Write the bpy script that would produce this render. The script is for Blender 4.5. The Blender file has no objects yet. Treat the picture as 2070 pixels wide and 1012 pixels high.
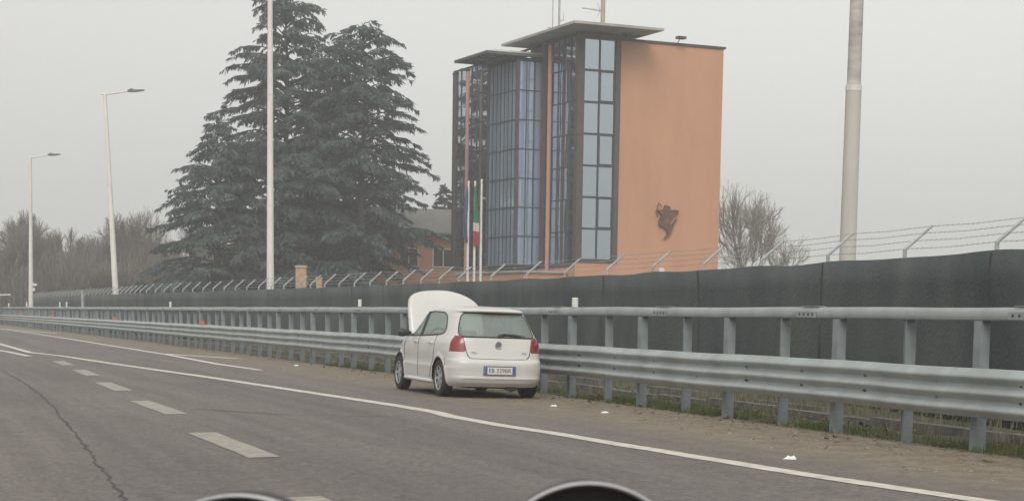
import bpy, bmesh, math, random
import numpy as np
from mathutils import Vector, Matrix
R = math.radians
scene = bpy.context.scene
COL = scene.collection

# ------------------------------------------------------------------ camera, sky, sun, exposure
CAMH = 1.45
cd = bpy.data.cameras.new('camera'); cam = bpy.data.objects.new('camera', cd); COL.objects.link(cam)
PITCH, ROLL = R(6), .015
fw = Vector((0, math.cos(PITCH), -math.sin(PITCH))); r0 = Vector((1, 0, 0)); u0 = Vector((0, math.sin(PITCH), math.cos(PITCH)))
rt = r0*math.cos(ROLL)+u0*math.sin(ROLL); up = -r0*math.sin(ROLL)+u0*math.cos(ROLL)
M = Matrix((rt, up, -fw)).transposed().to_4x4(); M.translation = (0, 0, CAMH)
cam.matrix_world = M
cd.sensor_width = 36; cd.lens = 36*3500/2070; cd.shift_y = .2328
cd.clip_start = .05; cd.clip_end = 4000
cd.dof.use_dof = True; cd.dof.focus_distance = 45; cd.dof.aperture_fstop = 30
scene.camera = cam

SUN_EL, SUN_ROT = R(42), R(182)      # high behind the camera, veiled by cloud
w = bpy.data.worlds.new('World'); scene.world = w; w.use_nodes = True
nt = w.node_tree; nt.nodes.clear()
out = nt.nodes.new('ShaderNodeOutputWorld')
sky = nt.nodes.new('ShaderNodeTexSky'); sky.sky_type = 'NISHITA'; sky.sun_disc = False
sky.sun_elevation = SUN_EL; sky.sun_rotation = SUN_ROT; sky.dust_density = 6; sky.air_density = 1
hs = nt.nodes.new('ShaderNodeHueSaturation'); hs.inputs['Saturation'].default_value = .15
bg1 = nt.nodes.new('ShaderNodeBackground'); bg1.inputs['Strength'].default_value = .05
bg2 = nt.nodes.new('ShaderNodeBackground'); bg2.inputs['Strength'].default_value = 1.01
# an even cloud layer: faintly brighter to the right, faintly mottled
tc = nt.nodes.new('ShaderNodeTexCoord'); sp = nt.nodes.new('ShaderNodeSeparateXYZ')
mr = nt.nodes.new('ShaderNodeMapRange'); mr.inputs['From Min'].default_value = -.35; mr.inputs['From Max'].default_value = .3
ns = nt.nodes.new('ShaderNodeTexNoise'); ns.inputs['Scale'].default_value = 2.2; ns.inputs['Detail'].default_value = 2
add = nt.nodes.new('ShaderNodeMath'); add.operation = 'MULTIPLY_ADD'; add.inputs[1].default_value = .25
cr = nt.nodes.new('ShaderNodeMix'); cr.data_type = 'RGBA'
cr.inputs[6].default_value = (.425, .413, .395, 1); cr.inputs[7].default_value = (.505, .498, .470, 1)
ad = nt.nodes.new('ShaderNodeAddShader')
L = nt.links.new
L(tc.outputs['Generated'], sp.inputs[0]); L(sp.outputs['X'], mr.inputs['Value']); L(tc.outputs['Generated'], ns.inputs['Vector'])
L(ns.outputs['Fac'], add.inputs[0]); L(mr.outputs['Result'], add.inputs[2]); L(add.outputs[0], cr.inputs[0])
L(cr.outputs[2], bg2.inputs['Color']); L(sky.outputs[0], hs.inputs['Color']); L(hs.outputs[0], bg1.inputs['Color'])
L(bg1.outputs[0], ad.inputs[0]); L(bg2.outputs[0], ad.inputs[1]); L(ad.outputs[0], out.inputs['Surface'])
sd = bpy.data.lights.new('sun', 'SUN'); sd.energy = .85; sd.angle = R(25); sd.color = (1, .96, .9)
so = bpy.data.objects.new('sun', sd); COL.objects.link(so)
so.rotation_euler = Vector((-math.sin(SUN_ROT)*math.cos(SUN_EL), -math.cos(SUN_ROT)*math.cos(SUN_EL), -math.sin(SUN_EL))).to_track_quat('-Z', 'Y').to_euler()
scene.view_settings.view_transform = 'Standard'; scene.view_settings.look = 'None'
scene.view_settings.exposure = .42; scene.view_settings.gamma = 1
scene.cycles.use_denoising = True
scene.cycles.volume_bounces = 1; scene.cycles.max_bounces = 8; scene.cycles.transparent_max_bounces = 16

# ------------------------------------------------------------------ lie of the land (metres)
TILT, SHL, BED = .015, .03, .093
def bar_x(y): return -1.44739607e-04*y*y - .348327431*y + 11.5189932       # line of the crash barrier
def fen_x(y): return np.maximum(1.65919141e-05*y**3 - 5.06329521e-03*y*y + 2.99405171e-02*y + 8.40051890, bar_x(y)+2.6)
def gz(x, y):                                                            # superelevated road, shoulder falling to the barrier
    d = .943*(x-bar_x(y))+3.1
    return TILT*x - SHL*min(max(d, 0), 3.1)

# ------------------------------------------------------------------ materials
MATS = {}
def mat(name, col, rough=.7, metal=0, var=.15, scale=3, bump=0, bscale=40, spec=.5, coat=0, col2=None, stretch=None, vscale2=None):
    if name in MATS: return MATS[name]
    m = bpy.data.materials.new(name); m.use_nodes = True; n = m.node_tree; b = n.nodes['Principled BSDF']
    b.inputs['Roughness'].default_value = rough; b.inputs['Metallic'].default_value = metal
    b.inputs['Specular IOR Level'].default_value = spec; b.inputs['Coat Weight'].default_value = coat
    tc = n.nodes.new('ShaderNodeTexCoord'); mp = n.nodes.new('ShaderNodeMapping')
    n.links.new(tc.outputs['Object'], mp.inputs[0])
    if stretch: mp.inputs['Scale'].default_value = stretch
    nz = n.nodes.new('ShaderNodeTexNoise'); nz.inputs['Scale'].default_value = scale; nz.inputs['Detail'].default_value = 6
    nz.inputs['Roughness'].default_value = .6
    n.links.new(mp.outputs[0], nz.inputs['Vector'])
    rp = n.nodes.new('ShaderNodeValToRGB'); rp.color_ramp.elements[0].position = .32; rp.color_ramp.elements[1].position = .68
    c1 = col2 if col2 else tuple(c*(1-var) for c in col); c2 = col if col2 else tuple(min(1, c*(1+var)) for c in col)
    rp.color_ramp.elements[0].color = (*c1, 1); rp.color_ramp.elements[1].color = (*c2, 1)
    n.links.new(nz.outputs['Fac'], rp.inputs[0]); n.links.new(rp.outputs[0], b.inputs['Base Color'])
    if bump:
        n2 = n.nodes.new('ShaderNodeTexNoise'); n2.inputs['Scale'].default_value = bscale; n2.inputs['Detail'].default_value = 3
        bp = n.nodes.new('ShaderNodeBump'); bp.inputs['Strength'].default_value = bump; bp.inputs['Distance'].default_value = .02
        n.links.new(tc.outputs['Object'], n2.inputs['Vector']); n.links.new(n2.outputs['Fac'], bp.inputs['Height']); n.links.new(bp.outputs[0], b.inputs['Normal'])
    MATS[name] = m; return m

def road_material():
    m = bpy.data.materials.new('asphalt'); m.use_nodes = True; n = m.node_tree; b = n.nodes['Principled BSDF']; l = n.links.new
    b.inputs['Roughness'].default_value = .85; b.inputs['Specular IOR Level'].default_value = .3
    uv = n.nodes.new('ShaderNodeUVMap'); uv.uv_map = 'UVMap'; tc = n.nodes.new('ShaderNodeTexCoord')
    sp = n.nodes.new('ShaderNodeSeparateXYZ'); l(uv.outputs[0], sp.inputs[0])
    def noise(scale, detail=4, vec=None, rough=.6):
        z = n.nodes.new('ShaderNodeTexNoise'); z.inputs['Scale'].default_value = scale; z.inputs['Detail'].default_value = detail; z.inputs['Roughness'].default_value = rough
        l(vec if vec else tc.outputs['Object'], z.inputs['Vector']); return z.outputs['Fac']
    def mapr(v, a, b_, c, d):
        q = n.nodes.new('ShaderNodeMapRange'); q.interpolation_type = 'SMOOTHSTEP'
        for i, k in enumerate((a, b_, c, d)): q.inputs[i+1].default_value = k
        l(v, q.inputs[0]); return q.outputs[0]
    def mix(f, a, b_, mode='MIX'):
        q = n.nodes.new('ShaderNodeMix'); q.data_type = 'RGBA'; q.blend_type = mode
        for s, v in ((0, f), (6, a), (7, b_)):
            if isinstance(v, (tuple, float, int)): q.inputs[s].default_value = v
            else: l(v, q.inputs[s])
        return q.outputs[2]
    mpv = n.nodes.new('ShaderNodeMapping'); mpv.inputs['Scale'].default_value = (.05, 1.2, 1); l(uv.outputs[0], mpv.inputs[0])
    streak = noise(1.6, 5, mpv.outputs[0])
    base = mix(mapr(streak, .3, .7, 0, 1), (.124, .110, .104, 1), (.159, .143, .134, 1))
    base = mix(mapr(noise(70, 3, None, .8), .35, .7, 0, 1), base, mix(1, base, (1.35, 1.33, 1.3, 1), 'MULTIPLY'))
    base = mix(mapr(noise(16, 4, None, .75), .3, .72, 0, 1), mix(1, base, (.72, .72, .72, 1), 'MULTIPLY'), mix(1, base, (1.28, 1.27, 1.26, 1), 'MULTIPLY'))
    base = mix(mapr(noise(4.5, 5, None, .8), .3, .7, 0, 1), mix(1, base, (.9, .9, .9, 1), 'MULTIPLY'), mix(1, base, (1.1, 1.1, 1.1, 1), 'MULTIPLY'))
    mp2 = n.nodes.new('ShaderNodeMapping'); mp2.inputs['Scale'].default_value = (.012, .55, 1); l(uv.outputs[0], mp2.inputs[0])
    base = mix(mapr(noise(1, 2, mp2.outputs[0]), .38, .62, 0, 1), base, mix(1, base, (.86, .865, .88, 1), 'MULTIPLY'))
    base = mix(mapr(noise(.25, 4), .35, .7, 0, .5), base, mix(1, base, (.86, .86, .87, 1), 'MULTIPLY'))
    # dust and grit that has settled on the hard shoulder: measured across the road (v = metres left of the barrier)
    mm = n.nodes.new('ShaderNodeMath'); mm.operation = 'MULTIPLY_ADD'; mm.inputs[1].default_value = 2.2
    l(noise(.7, 5), mm.inputs[0]); l(sp.outputs['Y'], mm.inputs[2])
    dust = mapr(mm.outputs[0], 2.6, 4.9, 1, 0)
    dcol = mix(mapr(noise(2.5, 6), .35, .65, 0, 1), (.162, .137, .102, 1), (.212, .181, .138, 1))
    dcol = mix(mapr(noise(13, 4, None, .75), .35, .7, 0, 1), mix(1, dcol, (.78, .78, .78, 1), 'MULTIPLY'), mix(1, dcol, (1.22, 1.21, 1.18, 1), 'MULTIPLY'))
    dcol = mix(mapr(noise(45, 3, None, .8), .4, .7, 0, 1), dcol, mix(1, dcol, (1.3, 1.28, 1.25, 1), 'MULTIPLY'))
    l(mix(dust, base, dcol), b.inputs['Base Color'])
    bp = n.nodes.new('ShaderNodeBump'); bp.inputs['Strength'].default_value = .5; bp.inputs['Distance'].default_value = .01
    l(noise(90, 3), bp.inputs['Height']); l(bp.outputs[0], b.inputs['Normal'])
    return m

def glass_tower(name, tint, refl, base, warp=.02, stripes=False):
    """coated office glazing: a tinted, slightly wavy mirror in front of a dark interior"""
    m = bpy.data.materials.new(name); m.use_nodes = True; n = m.node_tree; l = n.links.new; b = n.nodes['Principled BSDF']; o = n.nodes['Material Output']
    b.inputs['Roughness'].default_value = .5; b.inputs['Base Color'].default_value = (*base, 1)
    g = n.nodes.new('ShaderNodeBsdfGlossy'); g.inputs['Color'].default_value = (*tint, 1); g.inputs['Roughness'].default_value = .03
    mx = n.nodes.new('ShaderNodeMixShader'); mx.inputs[0].default_value = refl
    tc = n.nodes.new('ShaderNodeTexCoord'); z = n.nodes.new('ShaderNodeTexNoise'); z.inputs['Scale'].default_value = .8; z.inputs['Detail'].default_value = 1
    bp = n.nodes.new('ShaderNodeBump'); bp.inputs['Strength'].default_value = 1; bp.inputs['Distance'].default_value = warp
    l(tc.outputs['Object'], z.inputs['Vector']); l(z.outputs['Fac'], bp.inputs['Height']); l(bp.outputs[0], g.inputs['Normal'])
    if stripes:
        s = n.nodes.new('ShaderNodeTexNoise'); s.noise_dimensions = '2D'; s.inputs['Scale'].default_value = 3.2; s.inputs['Detail'].default_value = 2
        mp = n.nodes.new('ShaderNodeMapping'); mp.inputs['Scale'].default_value = (1, 1, .0); l(tc.outputs['Object'], mp.inputs[0]); l(mp.outputs[0], s.inputs['Vector'])
        rp = n.nodes.new('ShaderNodeValToRGB'); rp.color_ramp.elements[0].position = .42; rp.color_ramp.elements[1].position = .56
        rp.color_ramp.elements[0].color = (base[0]*.62, base[1]*.62, base[2]*.66, 1); rp.color_ramp.elements[1].color = (*base, 1)
        l(s.outputs['Fac'], rp.inputs[0]); l(rp.outputs[0], b.inputs['Base Color'])
    l(b.outputs[0], mx.inputs[1]); l(g.outputs[0], mx.inputs[2]); l(mx.outputs[0], o.inputs['Surface'])
    return m

def clear_glass(name, tint, refl, dust=.0):
    m = bpy.data.materials.new(name); m.use_nodes = True; n = m.node_tree; l = n.links.new; o = n.nodes['Material Output']; n.nodes.remove(n.nodes['Principled BSDF'])
    t = n.nodes.new('ShaderNodeBsdfTransparent'); t.inputs['Color'].default_value = (*tint, 1)
    g = n.nodes.new('ShaderNodeBsdfGlossy'); g.inputs['Roughness'].default_value = .04
    d = n.nodes.new('ShaderNodeBsdfDiffuse'); d.inputs['Color'].default_value = (.34, .40, .365, 1)
    m1 = n.nodes.new('ShaderNodeMixShader'); m1.inputs[0].default_value = refl; m2 = n.nodes.new('ShaderNodeMixShader'); m2.inputs[0].default_value = dust
    l(t.outputs[0], m1.inputs[1]); l(g.outputs[0], m1.inputs[2]); l(m1.outputs[0], m2.inputs[1]); l(d.outputs[0], m2.inputs[2]); l(m2.outputs[0], o.inputs['Surface'])
    return m

def foliage(name, c1, c2, scale=.5, trans=.15):
    m = bpy.data.materials.new(name); m.use_nodes = True; n = m.node_tree; l = n.links.new; b = n.nodes['Principled BSDF']
    b.inputs['Roughness'].default_value = .8; b.inputs['Specular IOR Level'].default_value = .2
    g = n.nodes.new('ShaderNodeNewGeometry'); z = n.nodes.new('ShaderNodeTexNoise'); z.inputs['Scale'].default_value = scale; z.inputs['Detail'].default_value = 5
    l(g.outputs['Position'], z.inputs['Vector'])
    rp = n.nodes.new('ShaderNodeValToRGB'); rp.color_ramp.elements[0].position = .35; rp.color_ramp.elements[1].position = .65
    rp.color_ramp.elements[0].color = (*c1, 1); rp.color_ramp.elements[1].color = (*c2, 1)
    l(z.outputs['Fac'], rp.inputs[0]); l(rp.outputs[0], b.inputs['Base Color'])
    return m

galv = mat('galvanised_steel', (.30, .33, .325), .55, .25, .14, 2.5, .15, 12)
galv_pale = mat('galvanised_rail', (.40, .435, .44), .55, .25, .0, 2.2, .12, 8, col2=(.30, .325, .32), stretch=(1, 1, .5))
galv_post = mat('galvanised_post', (.215, .245, .25), .65, .1, .2, 4)
white_paint = mat('edge_line_paint', (.64, .60, .52), .7, 0, .0, 7, .2, 60, col2=(.42, .39, .34))
dash_paint = mat('worn_dash_paint', (.36, .335, .28), .7, 0, .0, 9, .2, 60, col2=(.22, .20, .17))
white_thin = mat('fresh_road_paint', (.62, .60, .57), .7, 0, .1, 6)
screen_m = mat('shade_net', (.062, .072, .074), .9, 0, .0, .55, .9, 18, spec=.12, col2=(.112, .122, .121), stretch=(1, 1, .5))
soil = mat('soil', (.055, .052, .04), .95, 0, .35, 3, .6, 12)
field = mat('field', (.075, .085, .05), .95, 0, .3, .6, .4, 3)
concrete = mat('old_concrete', (.20, .195, .18), .9, 0, .3, 4, .4, 20)
grass_m = foliage('grass', (.055, .075, .022), (.14, .165, .055), 3)
orange = mat('orange_render', (.535, .282, .176), .85, 0, .0, .5, .1, 20, spec=.2, col2=(.465, .24, .147), stretch=(1, 1, .28))
pink_col = mat('pink_column', (.43, .215, .16), .7, 0, .08, 1)
brown_frame = mat('brown_frame', (.075, .05, .048), .6, 0, .2, 2)
dark_frame = mat('dark_frame', (.03, .035, .042), .5, 0, .2, 2)
slab_m = mat('weathered_concrete', (.40, .385, .355), .9, 0, .0, .7, .3, 8, col2=(.27, .26, .235))
roof_m = mat('grey_roofing', (.17, .165, .15), .9, 0, .15, 2, .2, 6)
white_m = mat('white_painted_metal', (.62, .61, .58), .5, 0, .1, 3)
lamp_m = mat('lamp_pole_paint', (.74, .71, .65), .5, .0, .0, 1.3, col2=(.60, .575, .52), stretch=(3, 3, .6))
dark_m = mat('dark_metal', (.04, .042, .045), .5, 0, .2, 4)
concrete_dark = mat('dirty_concrete', (.14, .135, .12), .9, 0, .4, 4, .4, 20)
bark = mat('bark', (.055, .045, .037), .9, 0, .3, 3)
twig = mat('twigs', (.19, .165, .14), .9, 0, .25, 2)
cedar_f = foliage('cedar_needles', (.032, .046, .048), (.102, .130, .124), .75)
fir_f = foliage('fir_needles', (.03, .045, .035), (.06, .08, .06), .8)
litter_m = mat('litter', (.7, .69, .65), .7, 0, .1, 20)
red_refl = mat('orange_reflector', (.62, .10, .045), .4, 0, .1, 8)
asphalt = road_material()

# ------------------------------------------------------------------ building helpers
class MB:
    def __init__(s): s.v = []; s.f = []
    def add(s, vs, fs):
        k = len(s.v); s.v.extend([tuple(v) for v in vs]); s.f.extend([tuple(i+k for i in f) for f in fs]); return s
    def box(s, a, b):
        x0, y0, z0 = a; x1, y1, z1 = b
        return s.add([(x0,y0,z0),(x1,y0,z0),(x1,y1,z0),(x0,y1,z0),(x0,y0,z1),(x1,y0,z1),(x1,y1,z1),(x0,y1,z1)],
                     [(0,3,2,1),(4,5,6,7),(0,1,5,4),(1,2,6,5),(2,3,7,6),(3,0,4,7)])
    def obox(s, o, ex, ey, ez):          # corner + three edge vectors
        o = Vector(o); ex = Vector(ex); ey = Vector(ey); ez = Vector(ez)
        p = [o, o+ex, o+ex+ey, o+ey]; p += [q+ez for q in p]
        return s.add(p, [(0,3,2,1),(4,5,6,7),(0,1,5,4),(1,2,6,5),(2,3,7,6),(3,0,4,7)])
    def tube(s, pts, rad, n=8, cap=True):
        pts = [Vector(p) for p in pts]
        if not hasattr(rad, '__len__'): rad = [rad]*len(pts)
        k = len(s.v); ref = None
        for i, p in enumerate(pts):
            d = (pts[min(i+1, len(pts)-1)]-pts[max(i-1, 0)])
            d = d.normalized() if d.length > 1e-9 else Vector((0, 0, 1))
            if ref is None: ref = Vector((0, 0, 1)) if abs(d.z) < .9 else Vector((1, 0, 0))
            a = d.cross(ref).normalized(); b_ = d.cross(a).normalized(); ref = a.cross(d)*-1 if False else ref
            for j in range(n):
                t = 2*math.pi*j/n; q = p+a*math.cos(t)*rad[i]+b_*math.sin(t)*rad[i]; s.v.append(tuple(q))
        for i in range(len(pts)-1):
            for j in range(n):
                s.f.append((k+i*n+j, k+i*n+(j+1)%n, k+(i+1)*n+(j+1)%n, k+(i+1)*n+j))
        if cap: s.f.append(tuple(k+j for j in range(n))[::-1]); s.f.append(tuple(k+(len(pts)-1)*n+j for j in range(n)))
        return s
    def prism(s, poly, z0, z1, frame=None):   # poly in a plane, thickness along the third axis
        n = len(poly); k = len(s.v)
        fr = frame or (lambda a, b, c: (a, b, c))
        for z in (z0, z1):
            for a, b in poly: s.v.append(tuple(fr(a, b, z)))
        s.f.append(tuple(k+i for i in range(n))[::-1]); s.f.append(tuple(k+n+i for i in range(n)))
        for i in range(n): s.f.append((k+i, k+(i+1)%n, k+n+(i+1)%n, k+n+i))
        return s
    def build(s, name, m, parent=None, smooth=False):
        me = bpy.data.meshes.new(name); me.from_pydata(s.v, [], s.f); me.materials.append(m)
        if smooth: me.polygons.foreach_set('use_smooth', [True]*len(me.polygons))
        me.update()
        if smooth: me.set_sharp_from_angle(angle=R(48))
        o = bpy.data.objects.new(name, me); COL.objects.link(o)
        if parent: o.parent = parent
        return o
def npmesh(name, v, f, m, parent=None, smooth=False):
    v = np.asarray(v, dtype=np.float32).reshape(-1, 3); f = np.asarray(f, dtype=np.int32); k = f.shape[1]
    me = bpy.data.meshes.new(name); me.vertices.add(len(v)); me.vertices.foreach_set('co', v.ravel())
    me.loops.add(f.size); me.loops.foreach_set('vertex_index', f.ravel()); me.polygons.add(len(f))
    me.polygons.foreach_set('loop_start', np.arange(0, f.size, k, dtype=np.int32)); me.polygons.foreach_set('loop_total', np.full(len(f), k, dtype=np.int32))
    if smooth: me.polygons.foreach_set('use_smooth', np.ones(len(f), dtype=bool))
    me.materials.append(m); me.update(calc_edges=True); me.validate()
    o = bpy.data.objects.new(name, me); COL.objects.link(o)
    if parent: o.parent = parent
    return o
def tag(o, label=None, cat=None, group=None, kind=None):
    for k, v in (('label', label), ('category', cat), ('group', group), ('kind', kind)):
        if v: o[k] = v
    return o
def empty(name, loc, rz=0):
    o = bpy.data.objects.new(name, None); COL.objects.link(o); o.location = loc; o.rotation_euler = (0, 0, rz); o.empty_display_size = .3
    return o
def copy_tree(o, parent=None):
    c = o.copy(); COL.objects.link(c); c.parent = parent
    for ch in list(o.children): copy_tree(ch, c)
    return c
def text_mesh(body, size, name, m, parent, mw, extrude=.002):
    cu = bpy.data.curves.new(name, 'FONT'); cu.body = body; cu.size = size; cu.extrude = extrude; cu.align_x = 'CENTER'; cu.align_y = 'CENTER'
    t = bpy.data.objects.new(name, cu); COL.objects.link(t)
    dg = bpy.context.evaluated_depsgraph_get(); me = bpy.data.meshes.new_from_object(t.evaluated_get(dg))
    bpy.data.objects.remove(t); me.materials.clear(); me.materials.append(m)
    me.transform(mw)
    o = bpy.data.objects.new(name, me); COL.objects.link(o); o.parent = parent; return o

# curve sampled by arc length
def arc(fx, y0, y1, n=6000):
    ys = np.linspace(y0, y1, n); xs = fx(ys); s = np.r_[0, np.cumsum(np.hypot(np.diff(xs), np.diff(ys)))]
    def at(d):
        y = float(np.interp(d, s, ys)); x = float(fx(y)); e = .05; t = Vector((float(fx(y+e))-x, e, 0)).normalized()
        return Vector((x, y, 0)), t, Vector((t.y, -t.x, 0))          # point, forward, outward (right)
    return at, float(s[-1])
bar_at, BAR_LEN = arc(bar_x, 7.0, 330)
fen_at, FEN_LEN = arc(fen_x, 9.0, 190)
def s_of(fx, y0, y):
    ys = np.linspace(y0, y, 3000); xs = fx(ys); return float(np.hypot(np.diff(xs), np.diff(ys)).sum())

# ------------------------------------------------------------------ ground, road, verge
g = MB(); N = 24
for i in range(N+1):
    for j in range(N+1):
        x = -1500+3000*i/N; y = -400+2800*j/N; g.v.append((x, y, TILT*max(min(x, 200), -300)-.16))
for i in range(N):
    for j in range(N): a = i*(N+1)+j; g.f.append((a, a+N+1, a+N+2, a+1))
tag(g.build('ground', field), kind='structure')
def ribbon(name, m, offs, y0=-25, y1=330, step=1.0, lift=0, uv=False, fx=bar_x, zf=None):
    ys = np.arange(y0, y1+.01, step); v = []; f = []; u = []
    for y in ys:
        x = fx(y); e = .05; t = Vector((fx(y+e)-x, e, 0)).normalized(); nr = Vector((t.y, -t.x, 0))
        for o_ in offs:
            p = Vector((x, y, 0))+nr*o_; z = zf(p.x, p.y, o_) if zf else gz(p.x, p.y)
            v.append((p.x, p.y, z+lift)); u.append((y*1.06, -o_))
    k = len(offs)
    for i in range(len(ys)-1):
        for j in range(k-1): a = i*k+j; f.append((a, a+1, a+k+1, a+k))
    o = npmesh(name, v, f, m)
    if uv:
        l = o.data.uv_layers.new(name='UVMap'); li = [lp.vertex_index for lp in o.data.loops]
        l.data.foreach_set('uv', np.array([u[i] for i in li], dtype=np.float32).ravel())
    return o
road = ribbon('road', asphalt, [-60, -40, -25, -16, -10, -6, -3.1, -2, -1, .0], uv=True); tag(road, kind='structure')
verge = ribbon('verge', soil, [0, .4, 1.2, 2, 2.8, 3.6], y0=-5, y1=260, step=.5, lift=-.004,
               zf=lambda x, y, o: TILT*x-BED-.03*min(o, 1)-.05*max(0, o-1.2)+.02*math.sin(y*3.1+o*5)*min(o, 1)); tag(verge, kind='structure')

# painted lines, 4 mm above the asphalt
def stripe(name, pts, wd, m, lift=.005, rag=0.0, seed=1):
    rnd = random.Random(seed); P = []
    for i in range(len(pts)-1):
        a, b = Vector(pts[i]+(0,)), Vector(pts[i+1]+(0,)); n = max(1, int((b-a).length/.6))
        P += [a.lerp(b, k/n) for k in range(n)]
    P.append(Vector(pts[-1]+(0,))); v = []; f = []
    for i, p in enumerate(P):
        d = (P[min(i+1, len(P)-1)]-P[max(i-1, 0)]).normalized(); nr = Vector((d.y, -d.x, 0))
        for sgn in (-1, 1):
            q = p+nr*sgn*(wd/2+rnd.uniform(-rag, rag)); v.append((q.x, q.y, gz(q.x, q.y)+lift))
    for i in range(len(P)-1): f.append((2*i, 2*i+1, 2*i+3, 2*i+2))
    return tag(npmesh(name, v, f, m), kind='structure')
EDGE = [(4.6,10.7),(3.41,13.21),(2.91,14.26),(2.33,15.49),(1.47,17.54),(.99,18.65),(.5,19.89),(-.14,21.25),(-.5,22.2),(-.83,23.05),(-1.06,23.94),(-1.86,25.9),(-3.86,30.4),(-6.3,35.9),(-8.42,40.5),(-10.9,45.9),(-13.6,52.0),(-15.54,55.68),(-21.39,71.5),(-33,101),(-48,138),(-64,178)]
stripe('edge_line', EDGE, .22, white_paint, rag=.012)
stripe('merging_line', [(-14.3,51.2),(-16.5,56.5),(-19.2,62.5)], .22, white_paint, lift=.009, seed=3)
stripe('slip_road_line', [(-5.85,40.1),(-7.6,44.4),(-10.5,52.8),(-15.2,65.5),(-20.6,80.2),(-27.5,98.5),(-34.6,116.8),(-47,150)], .17, white_thin, seed=4)
stripe('slip_road_branch_line', [(-7.95,50.3),(-10.3,53.1),(-10.9,54.0)], .36, white_thin, lift=.009, seed=5)
stripe('slip_road_branch_line', [(-26,98.7),(-31,109.5),(-33.5,114.5)], .3, white_thin, lift=.009, seed=6)
dash = MB()
dv = [(-3.62,20.05),(-5.80,26.86),(-7.95,33.5),(-10.1,40.2),(-12.3,46.8),(-1.62,13.2),(.9,6.5)]
for i, (x, y) in enumerate(dv):
    d = Vector((.343, -.94, 0))
    if y > 30: d = Vector((.325, -.946, 0))
    nr = Vector((.94, .343, 0)); a = Vector((x, y, 0))-nr*.14; q = [a, a+nr*.29, a+nr*.29+d*3.55, a+d*3.55]
    if i == 0: q[1] += d*-.05
    stripe('dash_line', [((a+nr*.145).x, (a+nr*.145).y), ((a+nr*.145+d*3.55).x, (a+nr*.145+d*3.55).y)], .31, dash_paint, rag=.012, seed=20+i)
# crack sealed with tar in the traffic lane
rnd = random.Random(5); cp = [(-14.6,48),(-12.13,40.92),(-8.92,31.93),(-7.01,26.17),(-5.45,21.23),(-4.31,17.54),(-3.52,14.94),(-2.9,12.94),(-2.2,10)]
pts = []
for i in range(len(cp)-1):
    for k in range(12):
        t = k/12; pts.append((cp[i][0]*(1-t)+cp[i+1][0]*t+rnd.uniform(-.028, .028), cp[i][1]*(1-t)+cp[i+1][1]*t))
stripe('road_crack', pts, .024, mat('crack_tar', (.06, .052, .05), .9), lift=.004, rag=.012)
stripe('road_seam', [(-4.6,24.8),(-3.2,23.5),(-1.4,22.9)], .03, mat('seam_dark', (.07, .062, .06), .9), lift=.004, rag=.008)

# gutter kerb behind the barrier and grass at its foot
kb = MB(); rnd = random.Random(3); d = 0
while d < 90:
    ln = rnd.uniform(1.6, 3.2); p, t, n_ = bar_at(d); o = 1.25+rnd.uniform(-.06, .06); z = TILT*p.x-BED-.02
    q = p+n_*o; kb.obox((q.x, q.y, z-.1), t*(ln-.08), n_*.16, (0, 0, .19+rnd.uniform(-.03, .04)))
    if rnd.random() < .6:
        q = p+n_*(o+.85); kb.obox((q.x, q.y, z-.2), t*(ln-.1), n_*.12, (0, 0, .33+rnd.uniform(-.05, .05)))
    d += ln
tag(kb.build('gutter_kerb', concrete_dark), kind='structure')
rng = np.random.default_rng(4)
def grass(name, n, s0, s1, o0, o1, h, m):
    v = []; f = []
    for i in range(n):
        s_ = s0+(s1-s0)*rng.random()**1.4; off = rng.uniform(o0, o1)
        clump = math.sin(s_*1.7)+math.sin(s_*.63+1)+math.sin(s_*4.1+off*3)*.5
        if clump < rng.uniform(-1.6, .6): continue
        p, t, nn = bar_at(s_); p = p+nn*off; z = TILT*p.x-BED-.02; a = rng.uniform(0, 6.28); hh = h*rng.uniform(.4, 1.1); wd = .006+.004*rng.random()
        dx, dy = math.cos(a), math.sin(a); lx, ly = rng.normal(0, .3)*hh, rng.normal(0, .3)*hh
        k = len(v); v += [(p.x-dx*wd, p.y-dy*wd, z), (p.x+dx*wd, p.y+dy*wd, z), (p.x+lx, p.y+ly, z+hh)]; f.append((k, k+1, k+2))
    return tag(npmesh(name, v, f, m), kind='stuff')
grass('grass', 30000, 4, 42, -.14, .7, .105, grass_m)
grass('dry_grass', 12000, 4, 60, .8, 3.4, .22, mat('dry_grass', (.13, .12, .07), .9, 0, .3, 2))


# leaf litter and grit along the foot of the barrier
rng = np.random.default_rng(17)
for nm, n, lo, hi, mt, sz in (('leaf_litter', 2400, -1.1, 2.2, mat('dead_leaves', (.16, .11, .06), .9, 0, .5, 2), .03), ('grit', 1500, -2.6, .5, mat('grit_stones', (.27, .24, .20), .9, 0, .35, 3), .014)):
    v = []; f = []
    for i in range(n):
        s_ = 3+65*rng.random()**1.5; off = lo+(hi-lo)*rng.beta(2, 2); p, t, nn = bar_at(s_); p = p+nn*off; z = (gz(p.x, p.y)+.006) if off < 0 else TILT*p.x-BED-.02
        e = rng.normal(0, sz, (4, 2)); c = np.array([[-1, -1], [1, -1], [1, 1], [-1, 1]])*sz*rng.uniform(.4, 1.2); k = len(v)
        for q in range(4): v.append((p.x+c[q, 0]+e[q, 0]*.4, p.y+c[q, 1]+e[q, 1]*.4, z+abs(rng.normal(0, sz*.5))))
        f.append((k, k+1, k+2, k+3))
    tag(npmesh(nm, v, f, mt), kind='stuff')
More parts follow.
